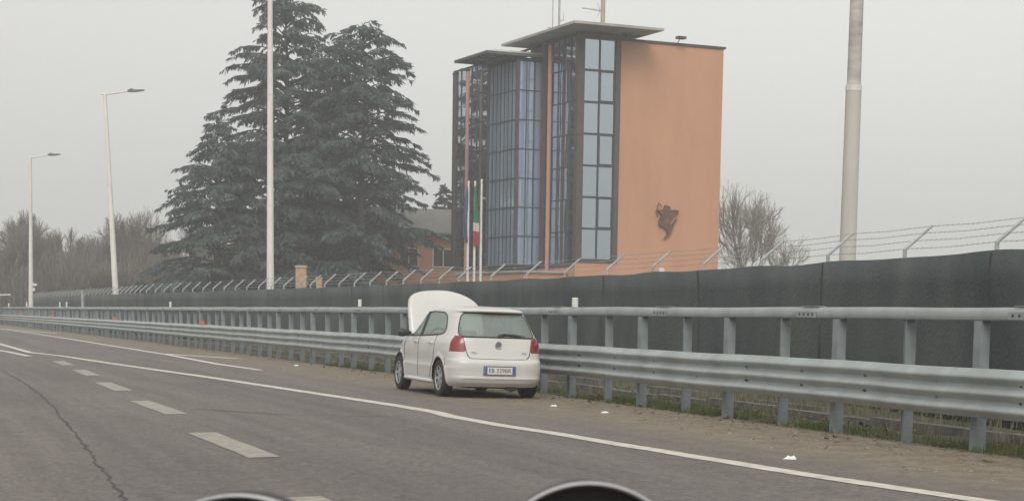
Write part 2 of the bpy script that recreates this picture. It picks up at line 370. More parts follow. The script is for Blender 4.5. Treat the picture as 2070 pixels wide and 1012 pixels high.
# ------------------------------------------------------------------ crash barrier
bar = empty('crash_barrier', (bar_x(18), 18, gz(bar_x(18), 18)))
tag(bar, 'long galvanised crash barrier with a ribbed lower rail and a box rail above', 'crash barrier')
def place(o, parent):   # keep world coordinates under a parent
    o.parent = parent; o.matrix_parent_inverse = Matrix.Translation(parent.location).inverted(); return o
def sweep(prof, s0, s1, step, zbase, closed=False):
    v = []; f = []; S = list(np.arange(s0, s1, step))+[s1]; k = len(prof)
    for s_ in S:
        p, t, n_ = bar_at(s_); z = TILT*p.x-BED
        wob = .006*math.sin(s_*.9)+.004*math.sin(s_*2.3)
        for o_, h in prof: q = p+n_*(o_+wob); v.append((q.x, q.y, z+h+wob*.6))
    kk = k if closed else k-1
    for i in range(len(S)-1):
        for j in range(kk): a = i*k+j; b_ = i*k+(j+1)%k; f.append((a, b_, b_+k, a+k))
    return v, f
# lower rail: three ridges, 0.5 m tall, 0.3 m proud of the posts (towards the road = negative offset)
prof = []
for i in range(37):
    u = i/36; h = .395+.505*u; o_ = -.30-.075*(.5-.5*math.cos(u*3*2*math.pi))**.8
    if i in (0, 36): o_ = -.30
    prof.append((o_, h))
prof = [(-.285, .39)]+prof+[(-.285, .905)]; prof_low = list(prof)
v, f = sweep(prof, 0, BAR_LEN, .32, 0)
low = place(npmesh('lower_rail', v, f, galv_pale, smooth=True), bar)
md = low.modifiers.new('thick', 'SOLIDIFY'); md.thickness = .004
prof = [(-.075, 1.40), (-.085, 1.415), (-.085, 1.49), (-.04, 1.535), (.055, 1.54), (.07, 1.52), (.07, 1.40)]
v, f = sweep(prof, 0, BAR_LEN, .8, 0, True)
place(npmesh('top_rail', v, f, galv, smooth=False), bar)
bl = MB(); nbolt = 0
for s_ in np.arange(2.2, 150, 4.5):           # rail joints: sleeves and bolt heads
    p, t, n_ = bar_at(s_); z = TILT*p.x-BED
    jn = MB(); c = p-n_*.092; jn.obox((c.x, c.y, z+1.41), t*.5, n_*.004, (0, 0, .075)); c = p-n_*.05; jn.obox((c.x, c.y, z+1.545), t*.45, n_*.1, (0, 0, .008))
    for k in range(4):
        q = p+t*(.07+k*.11)-n_*.098; jn.obox((q.x, q.y, z+1.435), t*.03, n_*.012, (0, 0, .03))
    js = place(jn.build('rail_sleeve', galv), bar); js.data.materials.append(dark_m)
    for k in range(12, 36): js.data.polygons[k].material_index = 1
for s_ in np.arange(.6, 110, 1.5):
    p, t, n_ = bar_at(s_); z = TILT*p.x-BED
    for h in (.56, .735):
        q = p-n_*.318; nbolt += 1; bb = bl if nbolt > 60 else MB(); bb.obox((q.x, q.y, z+h), t*.035, n_*.02, (0, 0, .03))
        if bb is not bl: place(bb.build('bolt', dark_m), bar)
place(bl.build('far_bolts', dark_m), bar)['kind'] = 'stuff'
# posts 1.48 m apart: every third (every second on the near stretch) stands in front with a spacer, the others are set back
S0 = s_of(bar_x, 7.0, 18.54)
posts = []; k = -7; s_ = S0-7*1.49
def post_mesh(kind):
    m = MB(); w_, d_, tk = (.125, .09, .008) if kind else (.10, .12, .008)
    if kind: # closed web to the road
        m.box((-w_/2, -d_, -.3), (w_/2, -d_+tk, 1.395)); m.box((-w_/2, -d_+tk, -.3), (-w_/2+tk, .03, 1.395)); m.box((w_/2-tk, -d_+tk, -.3), (w_/2, .03, 1.395))
        m.box((-.05, -.29, .46), (.05, -d_-.001, .86))
    else:    # open C: a lit lip, the dark inside, the web behind
        m.box((-w_/2, -.05, -.3), (-w_/2+tk, .08, 1.395)); m.box((-w_/2+tk, .08-tk, -.3), (w_/2, .08, 1.395)); m.box((w_/2-tk, -.02, -.3), (w_/2, .08-tk, 1.395))
        m.box((-w_/2+tk, -.05, -.3), (-w_/2+.03, -.05+tk, 1.395)); m.box((-.02, -.29, .52), (.02, -.052, .80))
    return m
pm = [post_mesh(0), post_mesh(1)]; proto = [None, None]; extra = MB()
cnt = 0
while s_ < BAR_LEN-1:
    if s_ > .2:
        p, t, n_ = bar_at(s_); z = TILT*p.x-BED; kd = 1 if ((k % 2 == 0) if p.y < 32 else (k % 3 == 0)) else 0
        ang = math.atan2(t.y, t.x); Mx = Matrix.Translation((p.x, p.y, z)) @ Matrix.Rotation(ang, 4, 'Z') @ Matrix.Scale(-1, 4, (0, 1, 0))
        # local +x along barrier, local -y towards the road
        Mx = Matrix.Translation((p.x, p.y, z)) @ Matrix((( -t.x, -n_.x*-1, 0, 0), (-t.y, n_.y, 0, 0), (0, 0, 1, 0), (0, 0, 0, 1)))
        Mx = Matrix.Translation((p.x, p.y, z)) @ Matrix(((t.x, n_.x, 0, 0), (t.y, n_.y, 0, 0), (0, 0, 1, 0), (0, 0, 0, 1)))
        if cnt < 100:
            if proto[kd] is None: o = pm[kd].build('post', galv_post); proto[kd] = o
            else: o = proto[kd].copy(); COL.objects.link(o)
            o.parent = bar; o.matrix_parent_inverse = Matrix.Identity(4)
            o.matrix_local = Matrix.Translation(bar.location).inverted() @ Mx
        else: extra.add([Mx @ Vector(v_) for v_ in pm[kd].v], pm[kd].f)
        cnt += 1
    k += 1; s_ += 1.49
o = place(extra.build('far_posts', galv_post), bar); o['kind'] = 'stuff'
def on_bar(y, off, h): x = bar_x(y); _, t, n_ = bar_at(s_of(bar_x, 7.0, y)); return Vector((x, y, TILT*x-BED+h))+n_*off
for y, w_, h_ in ((29.7, .055, .14), (43.3, .045, .17), (71.5, .045, .2), (108, .05, .3), (111.5, .05, .3), (132, .06, .35), (146, .06, .3)):
    p = on_bar(y, -.02, 1.56); m = MB().tube([p-Vector((0, 0, .02)), p+Vector((0, 0, h_*.92)), p+Vector((0, 0, h_))], [w_, w_, w_*.8], 10)
    o = place(m.build('delineator', white_m, smooth=False), bar)
for y in (62.9, 85.6, 113, 133):
    p = on_bar(y, -.33, .93); sz = .075 if y < 70 else .09
    o = place(MB().box((p.x-sz, p.y-.02, p.z-.03), (p.x+sz, p.y+.02, p.z+.11)).build('reflector', red_refl), bar)
p = on_bar(102.5, .25, 0); m = MB().tube([p, p+Vector((0, 0, 2.55))], .09, 8); mp_ = tag(m.build('marker_post', galv), 'slim grey post with dark cap rising above the barrier at the far left', 'post')
place(MB().tube([p+Vector((0, 0, 2.55)), p+Vector((0, 0, 2.8))], [.11, .04], 8).build('cap', dark_m), mp_)

# ------------------------------------------------------------------ fence with shade net and slanting barbed wire arms
fence = empty('security_fence', (fen_x(25), 25, TILT*fen_x(25)-BED)); tag(fence, 'tall fence covered in dark green shade net with barbed wire on slanting arms', 'fence')
v = []; f = []; S = np.arange(0, FEN_LEN, .25); rnd = random.Random(8); top = 2.3
for i, s_ in enumerate(S):
    p, t, n_ = fen_at(s_); z = TILT*p.x-BED
    for j in range(7):
        u = j/6; bulge = .03*math.sin(s_*2.1+j)*math.sin(s_*.37+1)+.012*math.sin(s_*7+j*2)
        sag = -.018*(.5-.5*math.cos(s_*2*math.pi/3.05)) if j == 6 else 0
        q = p+n_*bulge; v.append((q.x, q.y, z-.12+u*(top+.12)+sag+(.012*math.sin(s_*1.3) if j == 6 else 0)))
for i in range(len(S)-1):
    for j in range(6): a = i*7+j; f.append((a, a+7, a+8, a+1))
net = place(npmesh('shade_net', v, f, screen_m), fence); md = net.modifiers.new('thick', 'SOLIDIFY'); md.thickness = .006
fp = s_of(fen_x, 9.0, 23.8); ss = []; s_ = fp
while s_ > 1: ss.append(s_); s_ -= 3.05
s_ = fp+3.05
while s_ < FEN_LEN-1: ss.append(s_); s_ += 3.05 if s_ < fp+30 else 1.9
ss.sort()
seam_m = mat('net_seam', (.05, .055, .055), .9, 0, .3, 6)
for i_, s_ in enumerate(ss[:44]):             # sewn seams of the net, every other post
    if i_ % 2: continue
    p, t, n_ = fen_at(s_); z = TILT*p.x-BED; pts_ = [p+n_*(.03*math.sin(s_*2.1+j)*math.sin(s_*.37+1)+.012*math.sin(s_*7+j*2)-.012)+Vector((0, 0, z-.1+j/6*(top+.08))) for j in range(7)]
    m = MB(); 
    for j in range(7): q = pts_[j]; m.v += [tuple(q-t*.035), tuple(q+t*.035)]
    for j in range(6): m.f.append((2*j, 2*j+1, 2*j+3, 2*j+2))
    place(m.build('net_seam', seam_m), fence)
arm_m = mat('fence_steel', (.34, .36, .355), .6, .1, .2, 5); tips = []
for i, s_ in enumerate(ss):
    p, t, n_ = fen_at(s_); z = TILT*p.x-BED; b0 = p+n_*.09
    a0 = Vector((b0.x, b0.y, z-.2)); a1 = Vector((b0.x, b0.y, z+top+.12)); j = random.Random(i).uniform(-.02, .03)
    tip = a1+n_*(.42+j)+Vector((0, 0, .36+j)); tips.append((a1, tip))
    if i < 95: place(MB().tube([a0, a1, a1+(tip-a1)*.1, tip], [.032, .032, .03, .026], 6).build('fence_post', arm_m), fence)
    else: place(MB().tube([a0, a1, tip], .03, 5).build('fence_post', arm_m), fence)
wr = []
for k in range(4):
    m = MB(); u = (.02, .36, .68, .98)[k]; pts = []
    for i, (a, b_) in enumerate(tips):
        q = a+(b_-a)*u; pts.append(q)
        if i+1 < len(tips): a2, b2 = tips[i+1]; q2 = a2+(b2-a2)*u; pts.append((q+q2)/2-Vector((0, 0, .02)))
    pts2 = [q for q in pts]
    m.tube(pts2, .0045, 3)
    for q, q2 in zip(pts2[:60], pts2[1:60]):
        n = 9
        for e in range(n):
            c = q.lerp(q2, (e+.5)/n); m.tube([c+Vector((-.012, 0, -.018)), c+Vector((.012, 0, .018))], .0035, 3)
    place(m.build('barbed_wire', mat('wire', (.36, .36, .36), .6, .3, .2, 5)), fence)

# ------------------------------------------------------------------ street lamps
def street_lamp(name, base, H, r_b, r_t, ax, label, arm=True, lean=(0, 0), collars=(.35, .62), box=False, split=0):
    x, y = base; z = TILT*x-BED-.1; o = empty(name, (x, y, z))
    tag(o, label, 'street lamp', 'lamp posts behind the fence')
    n = 8; pts = [(lean[0]*i/n, lean[1]*i/n, H*i/n) for i in range(n+1)]
    if split:
        MB().tube([(0, 0, 0), (lean[0]*split, lean[1]*split, H*split)], [r_b, r_b*.9], 16).build('pole', mat('dull_pole_paint', (.52, .50, .46), .7, 0, .0, 1.3, col2=(.44, .425, .39), stretch=(3, 3, .6)), o, True)
        MB().tube([(lean[0]*(split+(1-split)*i/9), 0, H*(split+(1-split)*i/9)+.001) for i in range(10)], [r_b*.8+(r_t*.85-r_b*.8)*i/9 for i in range(10)], 16).build('upper_pole', mat('stained_pole', (.56, .53, .50), .7, 0, .0, 2.0, col2=(.27, .25, .24), stretch=(.6, .6, 1.6)), o, True)
    else: MB().tube(pts, [r_b+(r_t-r_b)*i/n for i in range(n+1)], 12).build('pole', lamp_m, o, True)
    for c in collars:
        rr = r_b+(r_t-r_b)*c; MB().tube([(lean[0]*c, lean[1]*c, H*c-.05), (lean[0]*c, lean[1]*c, H*c+.05)], rr+.008, 12).build('collar', white_m, o)
    if arm:
        d = Vector((*ax, 0)); d.normalize(); tp = Vector((lean[0], lean[1], H))
        MB().tube([tp-d*.28+Vector((0, 0, .04)), tp, tp+d*1.55+Vector((0, 0, .2))], [.035, .05, .04], 8).build('arm', lamp_m, o, True)
        hd = MB(); a = tp+d*1.5+Vector((0, 0, .19)); s_ = Vector((-d.y, d.x, 0))
        prof = [(0, .06, -.03, .08), (.15, .12, -.05, .12), (.3, .17, -.05, .16), (.45, .17, -.06, .08), (1.0, .13, -.02, .05), (1.1, .04, .01, .03)]
        k = len(hd.v)
        for (u, hw, zb, zt) in prof:
            for sx, zz in ((-1, zb), (1, zb), (.8, zt), (-.8, zt)): hd.v.append(tuple(a+d*u+s_*sx*hw+Vector((0, 0, zz+.06*u))))
        for i in range(len(prof)-1):
            for j in range(4): hd.f.append((k+i*4+j, k+i*4+(j+1) % 4, k+i*4+4+(j+1) % 4, k+i*4+4+j))
        hd.f.append((k+3, k+2, k+1, k)); e = k+4*(len(prof)-1); hd.f.append((e, e+1, e+2, e+3))
        hd.build('lamp_head', mat('lamp_head', (.10, .10, .10), .5), o)
    if box:
        MB().box((.15, -.1, 3.3), (.5, .1, 3.5)).box((.15, -.08, 2.9), (.35, .08, 3.15)).build('camera_box', white_m, o)
    return o
street_lamp('street_lamp', (-38.1, 137), 13.2, .20, .10, (1, -.25), 'smallest and farthest lamp post at the far left of the bare trees', lean=(.15, 0), box=True)
street_lamp('street_lamp', (-25.1, 110), 14.8, .21, .11, (1, -.15), 'lamp post with curved arm leaning left, in front of the bare trees', lean=(-.68, 0))
street_lamp('street_lamp', (-10.95, 78), 18.3, .175, .095, (1, -.2), 'pale lamp post standing in front of the big dark cedars', lean=(-.02, 0), collars=(.15, .335, .48, .6))
street_lamp('street_lamp', (6.08, 32), 14.5, .16, .115, (1, 0), 'thick pale lamp post close behind the fence right of the tower', lean=(.02, 0), collars=(.385,), arm=True, split=.385)

# ------------------------------------------------------------------ office tower
C0 = Vector((3.94, 115, 0)); b = Vector((.91, .414, 0)).normalized(); a = Vector((-b.y, b.x, 0))   # a: along the glass side, b: along the orange side
ZG = -.15
ang = math.atan2(b.y, b.x)
tower = empty('office_tower', (C0.x, C0.y, ZG), ang)        # local x = b, local y = a
tag(tower, 'orange rendered office tower with a mirrored glass side and flat projecting roof', 'office building')
LA, LB, ZT = 21.4, 10.9, 19.1-ZG
G0, G1 = 4.6-ZG, 18.95-ZG                                    # glazing bottom and top
RH = (G1-G0)/7
m_or = MB(); m_or.box((3.06, 0, 0), (LB, .3, ZT-.15)); m_or.box((LB-.3, .3, 0), (LB, LA, ZT-.15)); m_or.box((0, LA-.3, 0), (LB-.3, LA, ZT-.15))
m_or.box((0, 0, 0), (3.06, .3, G0-.18)); m_or.box((0, .3, 0), (.3, LA-.3, G0-.5))
m_or.build('wall', orange, tower)
MB().box((.3, .3, ZT-.6), (LB-.3, LA-.3, ZT-.5)).build('flat_roof', roof_m, tower)
MB().box((2.9, -.1, ZT-.15), (LB+.12, .45, ZT)).box((LB-.4, .45, ZT-.15), (LB+.12, LA+.1, ZT)).box((-.05, LA-.4, ZT-.15), (LB-.4, LA+.1, ZT)).build('parapet_cap', dark_m, tower)
# dark core behind the glazing
MB().box((.45, .45, G0-.3), (3.0, LA-.5, ZT-.7)).build('core', dark_frame, tower)
# brown frame columns and bands
fr = MB()
fr.box((-.04, -.04, G0-.2), (.42, .42, ZT+.21)); fr.box((2.72, -.05, G0-.2), (3.08, .28, ZT-.02)); fr.box((.42, -.03, G1), (2.72, .3, ZT+.20))
fr.box((.42, -.03, G0-.2), (2.72, .3, G0)); fr.box((-.03, .42, G1+.25), (.3, LA, ZT+.05)); fr.box((-.03, .42, G0-.5), (.3, LA, G0-.25))
fr.box((-.05, LA-.35, G0-.25), (.3, LA+.02, ZT)); fr.box((-.06, 5.1, G0-.3), (.29, 5.56, G1+.3)); fr.box((-.06, 13.6, G0-.3), (.29, 14.1, G1+.3))
fr.build('brown_frame', brown_frame, tower)
GL_R = glass_tower('glass_sky_side', (.46, .52, .575), .85, (.05, .06, .07), .006)
GL_L = glass_tower('glass_mirror_side', (.80, .86, .94), .60, (.030, .036, .052), .010)
GL_B = glass_tower('glass_bay', (.66, .78, .95), .28, (.27, .34, .43), .012, True)
for r in range(7):
    z0 = G0+r*RH; z1 = z0+RH
    for c in range(2):
        x0 = .42+c*1.15; x1 = x0+1.15; rnd = random.Random(r*2+c)
        inset = .16 if (c == 1 and r % 2 == 1) else .04
        w_ = MB(); i0, i1 = x0+(.09 if inset > .1 else .04), x1-(.09 if inset > .1 else .04); y_ = .10
        t1, t2 = rnd.uniform(-.012, .012), rnd.uniform(-.008, .008)
        w_.add([(i0, y_+t1, z0+inset*.6+.05), (i1, y_, z0+inset*.6+.05), (i1, y_+t2, z1-.05-inset*.25), (i0, y_+t1+t2, z1-.05-inset*.25)], [(0, 1, 2, 3)])
        wo = w_.build('window', GL_R, tower)
        g_ = MB(); 
        g_.box((x0, .02, z0), (x1, .2, z0+.05+inset*.6-.001)); g_.box((x0, .02, z1-.049-inset*.25), (x1, .2, z1)); g_.box((x0, .021, z0+.05+inset*.6), (i0, .2, z1-.05-inset*.25)); g_.box((i1, .021, z0+.05+inset*.6), (x1, .2, z1-.05-inset*.25))
        g_.build('window_frame', dark_frame, wo)
def glazed_wall(y0, y1, z0, z1, step, fx, mtl, name, rows=7, tilt=.004, axis='y', seed=0, band=.07):
    """grid of panes in one plane; fx = offset of the plane; axis y: plane x=fx, axis x: plane y=fx"""
    rnd = random.Random(seed); m = MB(); fr = MB(); n = max(1, round((y1-y0)/step)); st = (y1-y0)/n; rh = (z1-z0)/rows
    def P(u, z, o): return (fx-o, u, z) if axis == 'y' else (u, fx-o, z)
    for i in range(n):
        for r in range(rows):
            u0, u1 = y0+i*st, y0+(i+1)*st; q0, q1 = z0+r*rh, z0+(r+1)*rh; t = [rnd.uniform(-tilt, tilt) for _ in range(2)]
            vs = [P(u0, q0, t[0]), P(u1, q0, -t[0]), P(u1, q1, -t[0]+t[1]), P(u0, q1, t[0]+t[1])]
            m.add(vs, [(0, 3, 2, 1)] if axis == 'y' else [(0, 1, 2, 3)])
    o = m.build(name, mtl, tower)
    for i in range(n+1):
        u = y0+i*st; A, B = P(u-.03, z0, .05), P(u+.03, z1, -.1); fr.box(tuple(map(min, A, B)), tuple(map(max, A, B)))
    for r in range(rows+1):
        z = z0+r*rh; A, B = P(y0-.001, z-band/2, .046), P(y1+.001, z+band/2, -.096); fr.box(tuple(map(min, A, B)), tuple(map(max, A, B)))
    fr.build('mullions', dark_frame, o)
    return o
glazed_wall(.42, 5.1, G0-.25, G1+.25, .95, .12, GL_L, 'glass_facade', seed=1)
glazed_wall(14.1, LA-.35, G0-.25, G1+.25, .95, .12, GL_L, 'glass_facade', seed=2)
BY0, BY1, BP = 5.56, 10.5, 1.85
glazed_wall(BY0+.12, BY1-.35, G0-.3, 18.0-ZG, .62, -BP, GL_B, 'bay_glazing', seed=3, band=.07)
glazed_wall(-BP+.12, -.02, G0-.3, 18.0-ZG, .62, BY0, GL_B, 'bay_glazing', axis='x', seed=4, band=.07)
bf = MB(); bf.box((-BP-.06, BY0-.06, G0-.7), (-BP+.12, BY0+.12, 18.15-ZG)); bf.box((-BP-.06, BY1-.35, G0-.7), (-BP+.14, BY1, 18.15-ZG)); bf.box((-BP+.14, BY1-.1, G0-.7), (0, BY1, 18.15-ZG))
bf.build('bay_frame', brown_frame, tower)
MB().box((-BP+.12, BY0+.12, G0-.7), (-.1, BY1-.12, G0-.32)).box((-BP-.05, BY0-.05, 18.0-ZG+.06), (0, BY1, 18.2-ZG)).box((-BP+.3, BY0+.3, G0-.3), (-.2, BY1-.3, 18.0-ZG)).build('bay_core', dark_frame, tower)
MB().box((0, BY1, G0-.3), (.29, 13.6, G1+.3)).build('facade_panel', dark_frame, tower)
# truss canopy over the bay
cz = 18.42-ZG; cy0, cy1, cx0 = 5.2, 10.9, -4.25; ca = MB()
for (p0, p1, th) in (((cx0, cy0), (0, cy0), .16), ((cx0, cy0), (cx0, cy1), .14), ((cx0, cy1), (0, cy1), .14)):
    A = (min(p0[0], p1[0]), min(p0[1], p1[1]), cz-th); B = (max(p0[0], p1[0])+.08, max(p0[1], p1[1])+.08, cz); ca.box(A, B)
for i in range(1, 8):
    y = cy0+(cy1-cy0)*i/8; ca.tube([(cx0+.05, y, cz-.1), (-BP-.1, y, cz-.42), (-.1, y, cz-.3)], .035, 5); ca.tube([(cx0+.05, y, cz-.08), (-.1, y, cz-.08)], .03, 5)
for x in (-3.4, -2.6, -1.2): ca.tube([(x, cy0+.05, cz-.12), (x, cy1-.05, cz-.12)], .035, 5)
ca.build('canopy_truss', mat('truss_steel', (.10, .10, .11), .6), tower)
cg = MB(); cg.add([(cx0-.05, cy0-.05, cz+.03), (.0, cy0-.05, cz+.03), (.0, cy1+.1, cz+.03), (cx0-.05, cy1+.1, cz+.03), (cx0+.9, cy0+.7, cz+.24), (-.0, cy0+.7, cz+.24), (0, cy1-.6, cz+.24), (cx0+.9, cy1-.6, cz+.24)],
                  [(0, 1, 5, 4), (3, 0, 4, 7), (4, 5, 6, 7), (2, 3, 7, 6)])
o = cg.build('canopy_roof', mat('canopy_sheet', (.42, .42, .39), .5, 0, .15, 2), tower); md = o.modifiers.new('t', 'SOLIDIFY'); md.thickness = .04
# big flat slab over the glass half
sl = MB(); sl.box((-1.6, -2.55, 19.36-ZG), (4.85, 8.9, 19.52-ZG)); sl.build('roof_slab', slab_m, tower)
MB().box((.5, .9, ZT-.4), (3.0, 8.6, 19.35-ZG)).build('attic', dark_frame, tower)
# pink round columns with small floodlights on top
for y, zt in ((3.45, 18.85), (17.6, 18.75)):
    c_ = MB().tube([(-.42, y, 3.6-ZG), (-.42, y, zt-ZG)], .14, 14).build('column', pink_col, tower, True)
    MB().box((-.95, y-.18, zt-ZG+.02), (-.25, y+.18, zt-ZG+.16)).build('floodlight', dark_m, c_)
for x in (3.3, 7.3):
    MB().tube([(x, -.05, ZT-.02), (x, -.35, ZT+.25)], .03, 5).add([], []).box((x-.3, -.7, ZT+.2), (x+.3, -.25, ZT+.36)).build('floodlight', dark_m, tower)
# entrance annex
an = MB(); an.box((-3.2, 1.2, 0), (-.01, 12.6, 3.72-ZG)); an.build('annex', orange, tower)
MB().box((-3.35, 1.0, 3.72-ZG), (-.01, 12.8, 3.86-ZG)).build('annex_cap', slab_m, tower)
MB().box((-3.22, 1.5, 3.05-ZG), (-3.201, 12.3, 3.2-ZG)).build('annex_band', dark_frame, tower)
# rainwater pipe at the far corner, small wall lamp, chimney, aerials
MB().tube([(LB+.1, .5, .5), (LB+.1, .5, ZT-1.1)], .05, 8).build('downpipe', slab_m, tower)
MB().tube([(6.45, -.02, 5.05-ZG-1.0), (6.45, -.16, 5.05-ZG-1.0)], .2, 14).build('wall_lamp', white_m, tower)
ch = MB().tube([(6.3, 9, ZT-.5), (6.3, 9, 23.2-ZG)], .16, 12).build('chimney', mat('chimney_metal', (.42, .36, .25), .5, .2, .15, 2), tower, True)
MB().tube([(6.3, 9, 23.2-ZG), (6.3, 9, 23.32-ZG)], .17, 12).tube([(6.3, 9, 23.45-ZG), (6.3, 9, 23.5-ZG)], .22, 12).build('chimney_cap', galv, ch)
am = mat('aerial_steel', (.34, .34, .34), .5, .2, .2, 4)
MB().tube([(2.6, 9.5, 19.6-ZG), (2.6, 9.5, 24.8-ZG)], .035, 5).tube([(2.6, 9.5, 21-ZG), (2.2, 9.5, 21-ZG)], .03, 5).build('aerial', am, tower)
MB().tube([(3.2, 9.7, 19.6-ZG), (3.2, 9.7, 23.6-ZG)], .075, 6).tube([(2.6, 9.6, 20.6-ZG), (3.2, 9.7, 20.6-ZG)], .03, 5).tube([(3.2, 9.7, 21.6-ZG), (3.55, 9.7, 21.6-ZG), (3.55, 9.7, 22.6-ZG)], .035, 5).build('aerial', am, tower)
tv = MB().tube([(5.7, 8, 19.8-ZG), (5.7, 8, 24.5-ZG)], .035, 5).tube([(5.75, 8, 22.2-ZG), (4.2, 8.1, 22.32-ZG)], .03, 5)
for k in range(7): tv.tube([(4.3+k*.2, 7.85, 22.3-ZG), (4.3+k*.2, 8.35, 22.3-ZG)], .012, 4)
tv.tube([(5.6, 8.05, 22.25-ZG), (5.35, 8.05, 22.75-ZG)], .02, 4).tube([(5.6, 8.05, 22.25-ZG), (5.35, 8.05, 21.75-ZG)], .02, 4); tv.build('aerial', am, tower)
# archer shaped metal sculpture fixed to the orange wall
sc_ = 1/252.; em = MB()
def W(px, py): return ((px-400)*sc_*1.04+6.72, 7.36-ZG-(py-548)*sc_)
body = [(330,380),(360,290),(400,290),(460,320),(465,370),(560,360),(630,380),(590,425),(560,450),(500,520),(445,560),(470,610),(525,645),(500,700),(460,790),(420,810),(375,852),(358,842),(408,790),(410,720),(370,670),(290,630),(260,642),(250,580),(280,500),(312,490),(290,430),(200,378),(230,365)]
em.prism([W(*q) for q in body][::-1], -.10, -.22, lambda x, z, y: (x, y, z))
em.prism([W(*q) for q in [(520,640),(600,500),(570,520),(505,600)]], -.12, -.18, lambda x, z, y: (x, y, z))
em.tube([(W(300, 305)[0], -.15, W(300, 305)[1]), (W(245, 255)[0], -.15, W(245, 255)[1]), (W(225, 330)[0], -.15, W(225, 330)[1]), (W(205, 400)[0], -.15, W(205, 400)[1]), (W(235, 495)[0], -.15, W(235, 495)[1])], .035, 5)
for q in ((350, 450), (420, 600), (440, 400)): em.tube([(W(*q)[0], 0, W(*q)[1]), (W(*q)[0], -.12, W(*q)[1])], .03, 5)
em.build('archer_emblem', mat('rusty_iron', (.13, .06, .04), .8, 0, .5, 3), tower)

# ------------------------------------------------------------------ low orange building behind the cedars
low_o = Vector((-4.6, 143.2, -.25)); lb = empty('low_building', low_o, ang); tag(lb, 'low two storey orange building with grey hipped roof behind the cedars', 'building')
LW = 16.5
MB().box((-LW, 0, 0), (3, 10, 7.6)).build('wall', orange, lb)
rf = MB(); rf.add([(-LW-.8, -.8, 7.6), (3.8, -.8, 7.6), (3.8, 10.8, 7.6), (-LW-.8, 10.8, 7.6), (-LW+3.2, 4.2, 9.75), (2.5, 4.2, 9.75)], [(0, 3, 2, 1), (0, 1, 5, 4), (1, 2, 5), (2, 3, 4, 5), (3, 0, 4)]); rf.build('roof', roof_m, lb)
MB().box((-LW-.85, -.85, 7.45), (3.85, -.8, 7.62)).build('gutter', galv_post, lb)
wl = mat('window_dark', (.045, .05, .05), .25, 0, .2, 2)
for (x, z, w_, h_) in ((-2.3, 4.9, 1.7, 1.35), (-5.2, 4.9, 1.5, 1.35), (-8.2, 4.9, 1.5, 1.35), (-11.5, 4.9, 1.5, 1.35), (-2.4, 1.4, 2.0, 1.35), (-6.0, 1.2, 1.7, 2.1), (-9.4, 1.4, 1.5, 1.35), (-12.8, 1.4, 1.5, 1.35)):
    wo = MB().box((x, -.03, z), (x+w_, .0-.002, z+h_)).build('window', wl, lb)
    t = .09; MB().box((x-t, -.09, z-t), (x+w_+t, -.002, z)).box((x-t, -.09, z+h_), (x+w_+t, -.002, z+h_+t)).box((x-t, -.088, z), (x, -.002, z+h_)).box((x+w_, -.088, z), (x+w_+t, -.002, z+h_)).box((x+w_/2-.04, -.07, z), (x+w_/2+.04, -.031, z+h_)).build('window_frame', white_m, wo)
for x in (-7.35, ): MB().box((x, -.35, 0), (x+.6, -.001, 6.2)).build('pilaster', pink_col, lb)
# two gate pillars
gp1 = MB().box((-.28, -.28, 0), (.28, .28, 3.75)).build('gate_pillar', mat('pale_stone', (.52, .33, .2), .8, 0, .0, 4, .3, 12, col2=(.34, .22, .14))); gp1.location = (-11.65, 95, -.35)
MB().box((-.34, -.34, 3.75), (.34, .34, 3.9)).build('cap', mat('pale_stone'.upper(), (.4, .3, .2)), gp1) if False else MB().box((-.32, -.32, 3.752), (.32, .32, 3.87)).build('cap', slab_m, gp1)
tag(gp1, 'pale orange gate pillar above the fence right of the cedar lamp post', 'pillar')
gp2_ = MB().box((-.16, -.16, 0), (.16, .16, 3.2)).build('gate_pillar', MATS['pale_stone']); gp2_.location = (-10.9, 97, -.35); MB().box((-.18, -.18, 3.202), (.18, .18, 3.28)).build('cap', slab_m, gp2_)
tag(gp2_, 'slimmer and shorter pale gate pillar, to the right of the wide one', 'pillar')
wb = MB().tube([(-47.6, 152, 1.75), (-44.0, 152, 1.85)], .07, 6).box((-48.6, 151.9, 1.35), (-48.05, 152.1, 2.05)).box((-47.95, 151.9, 1.4), (-47.6, 152.1, 1.95)).tube([(-45, 152, -1), (-45, 152, 1.8)], .05, 6).build('barrier_boom', white_m)
tag(wb, 'thin white barrier boom showing just above the fence at the far left', 'barrier boom')

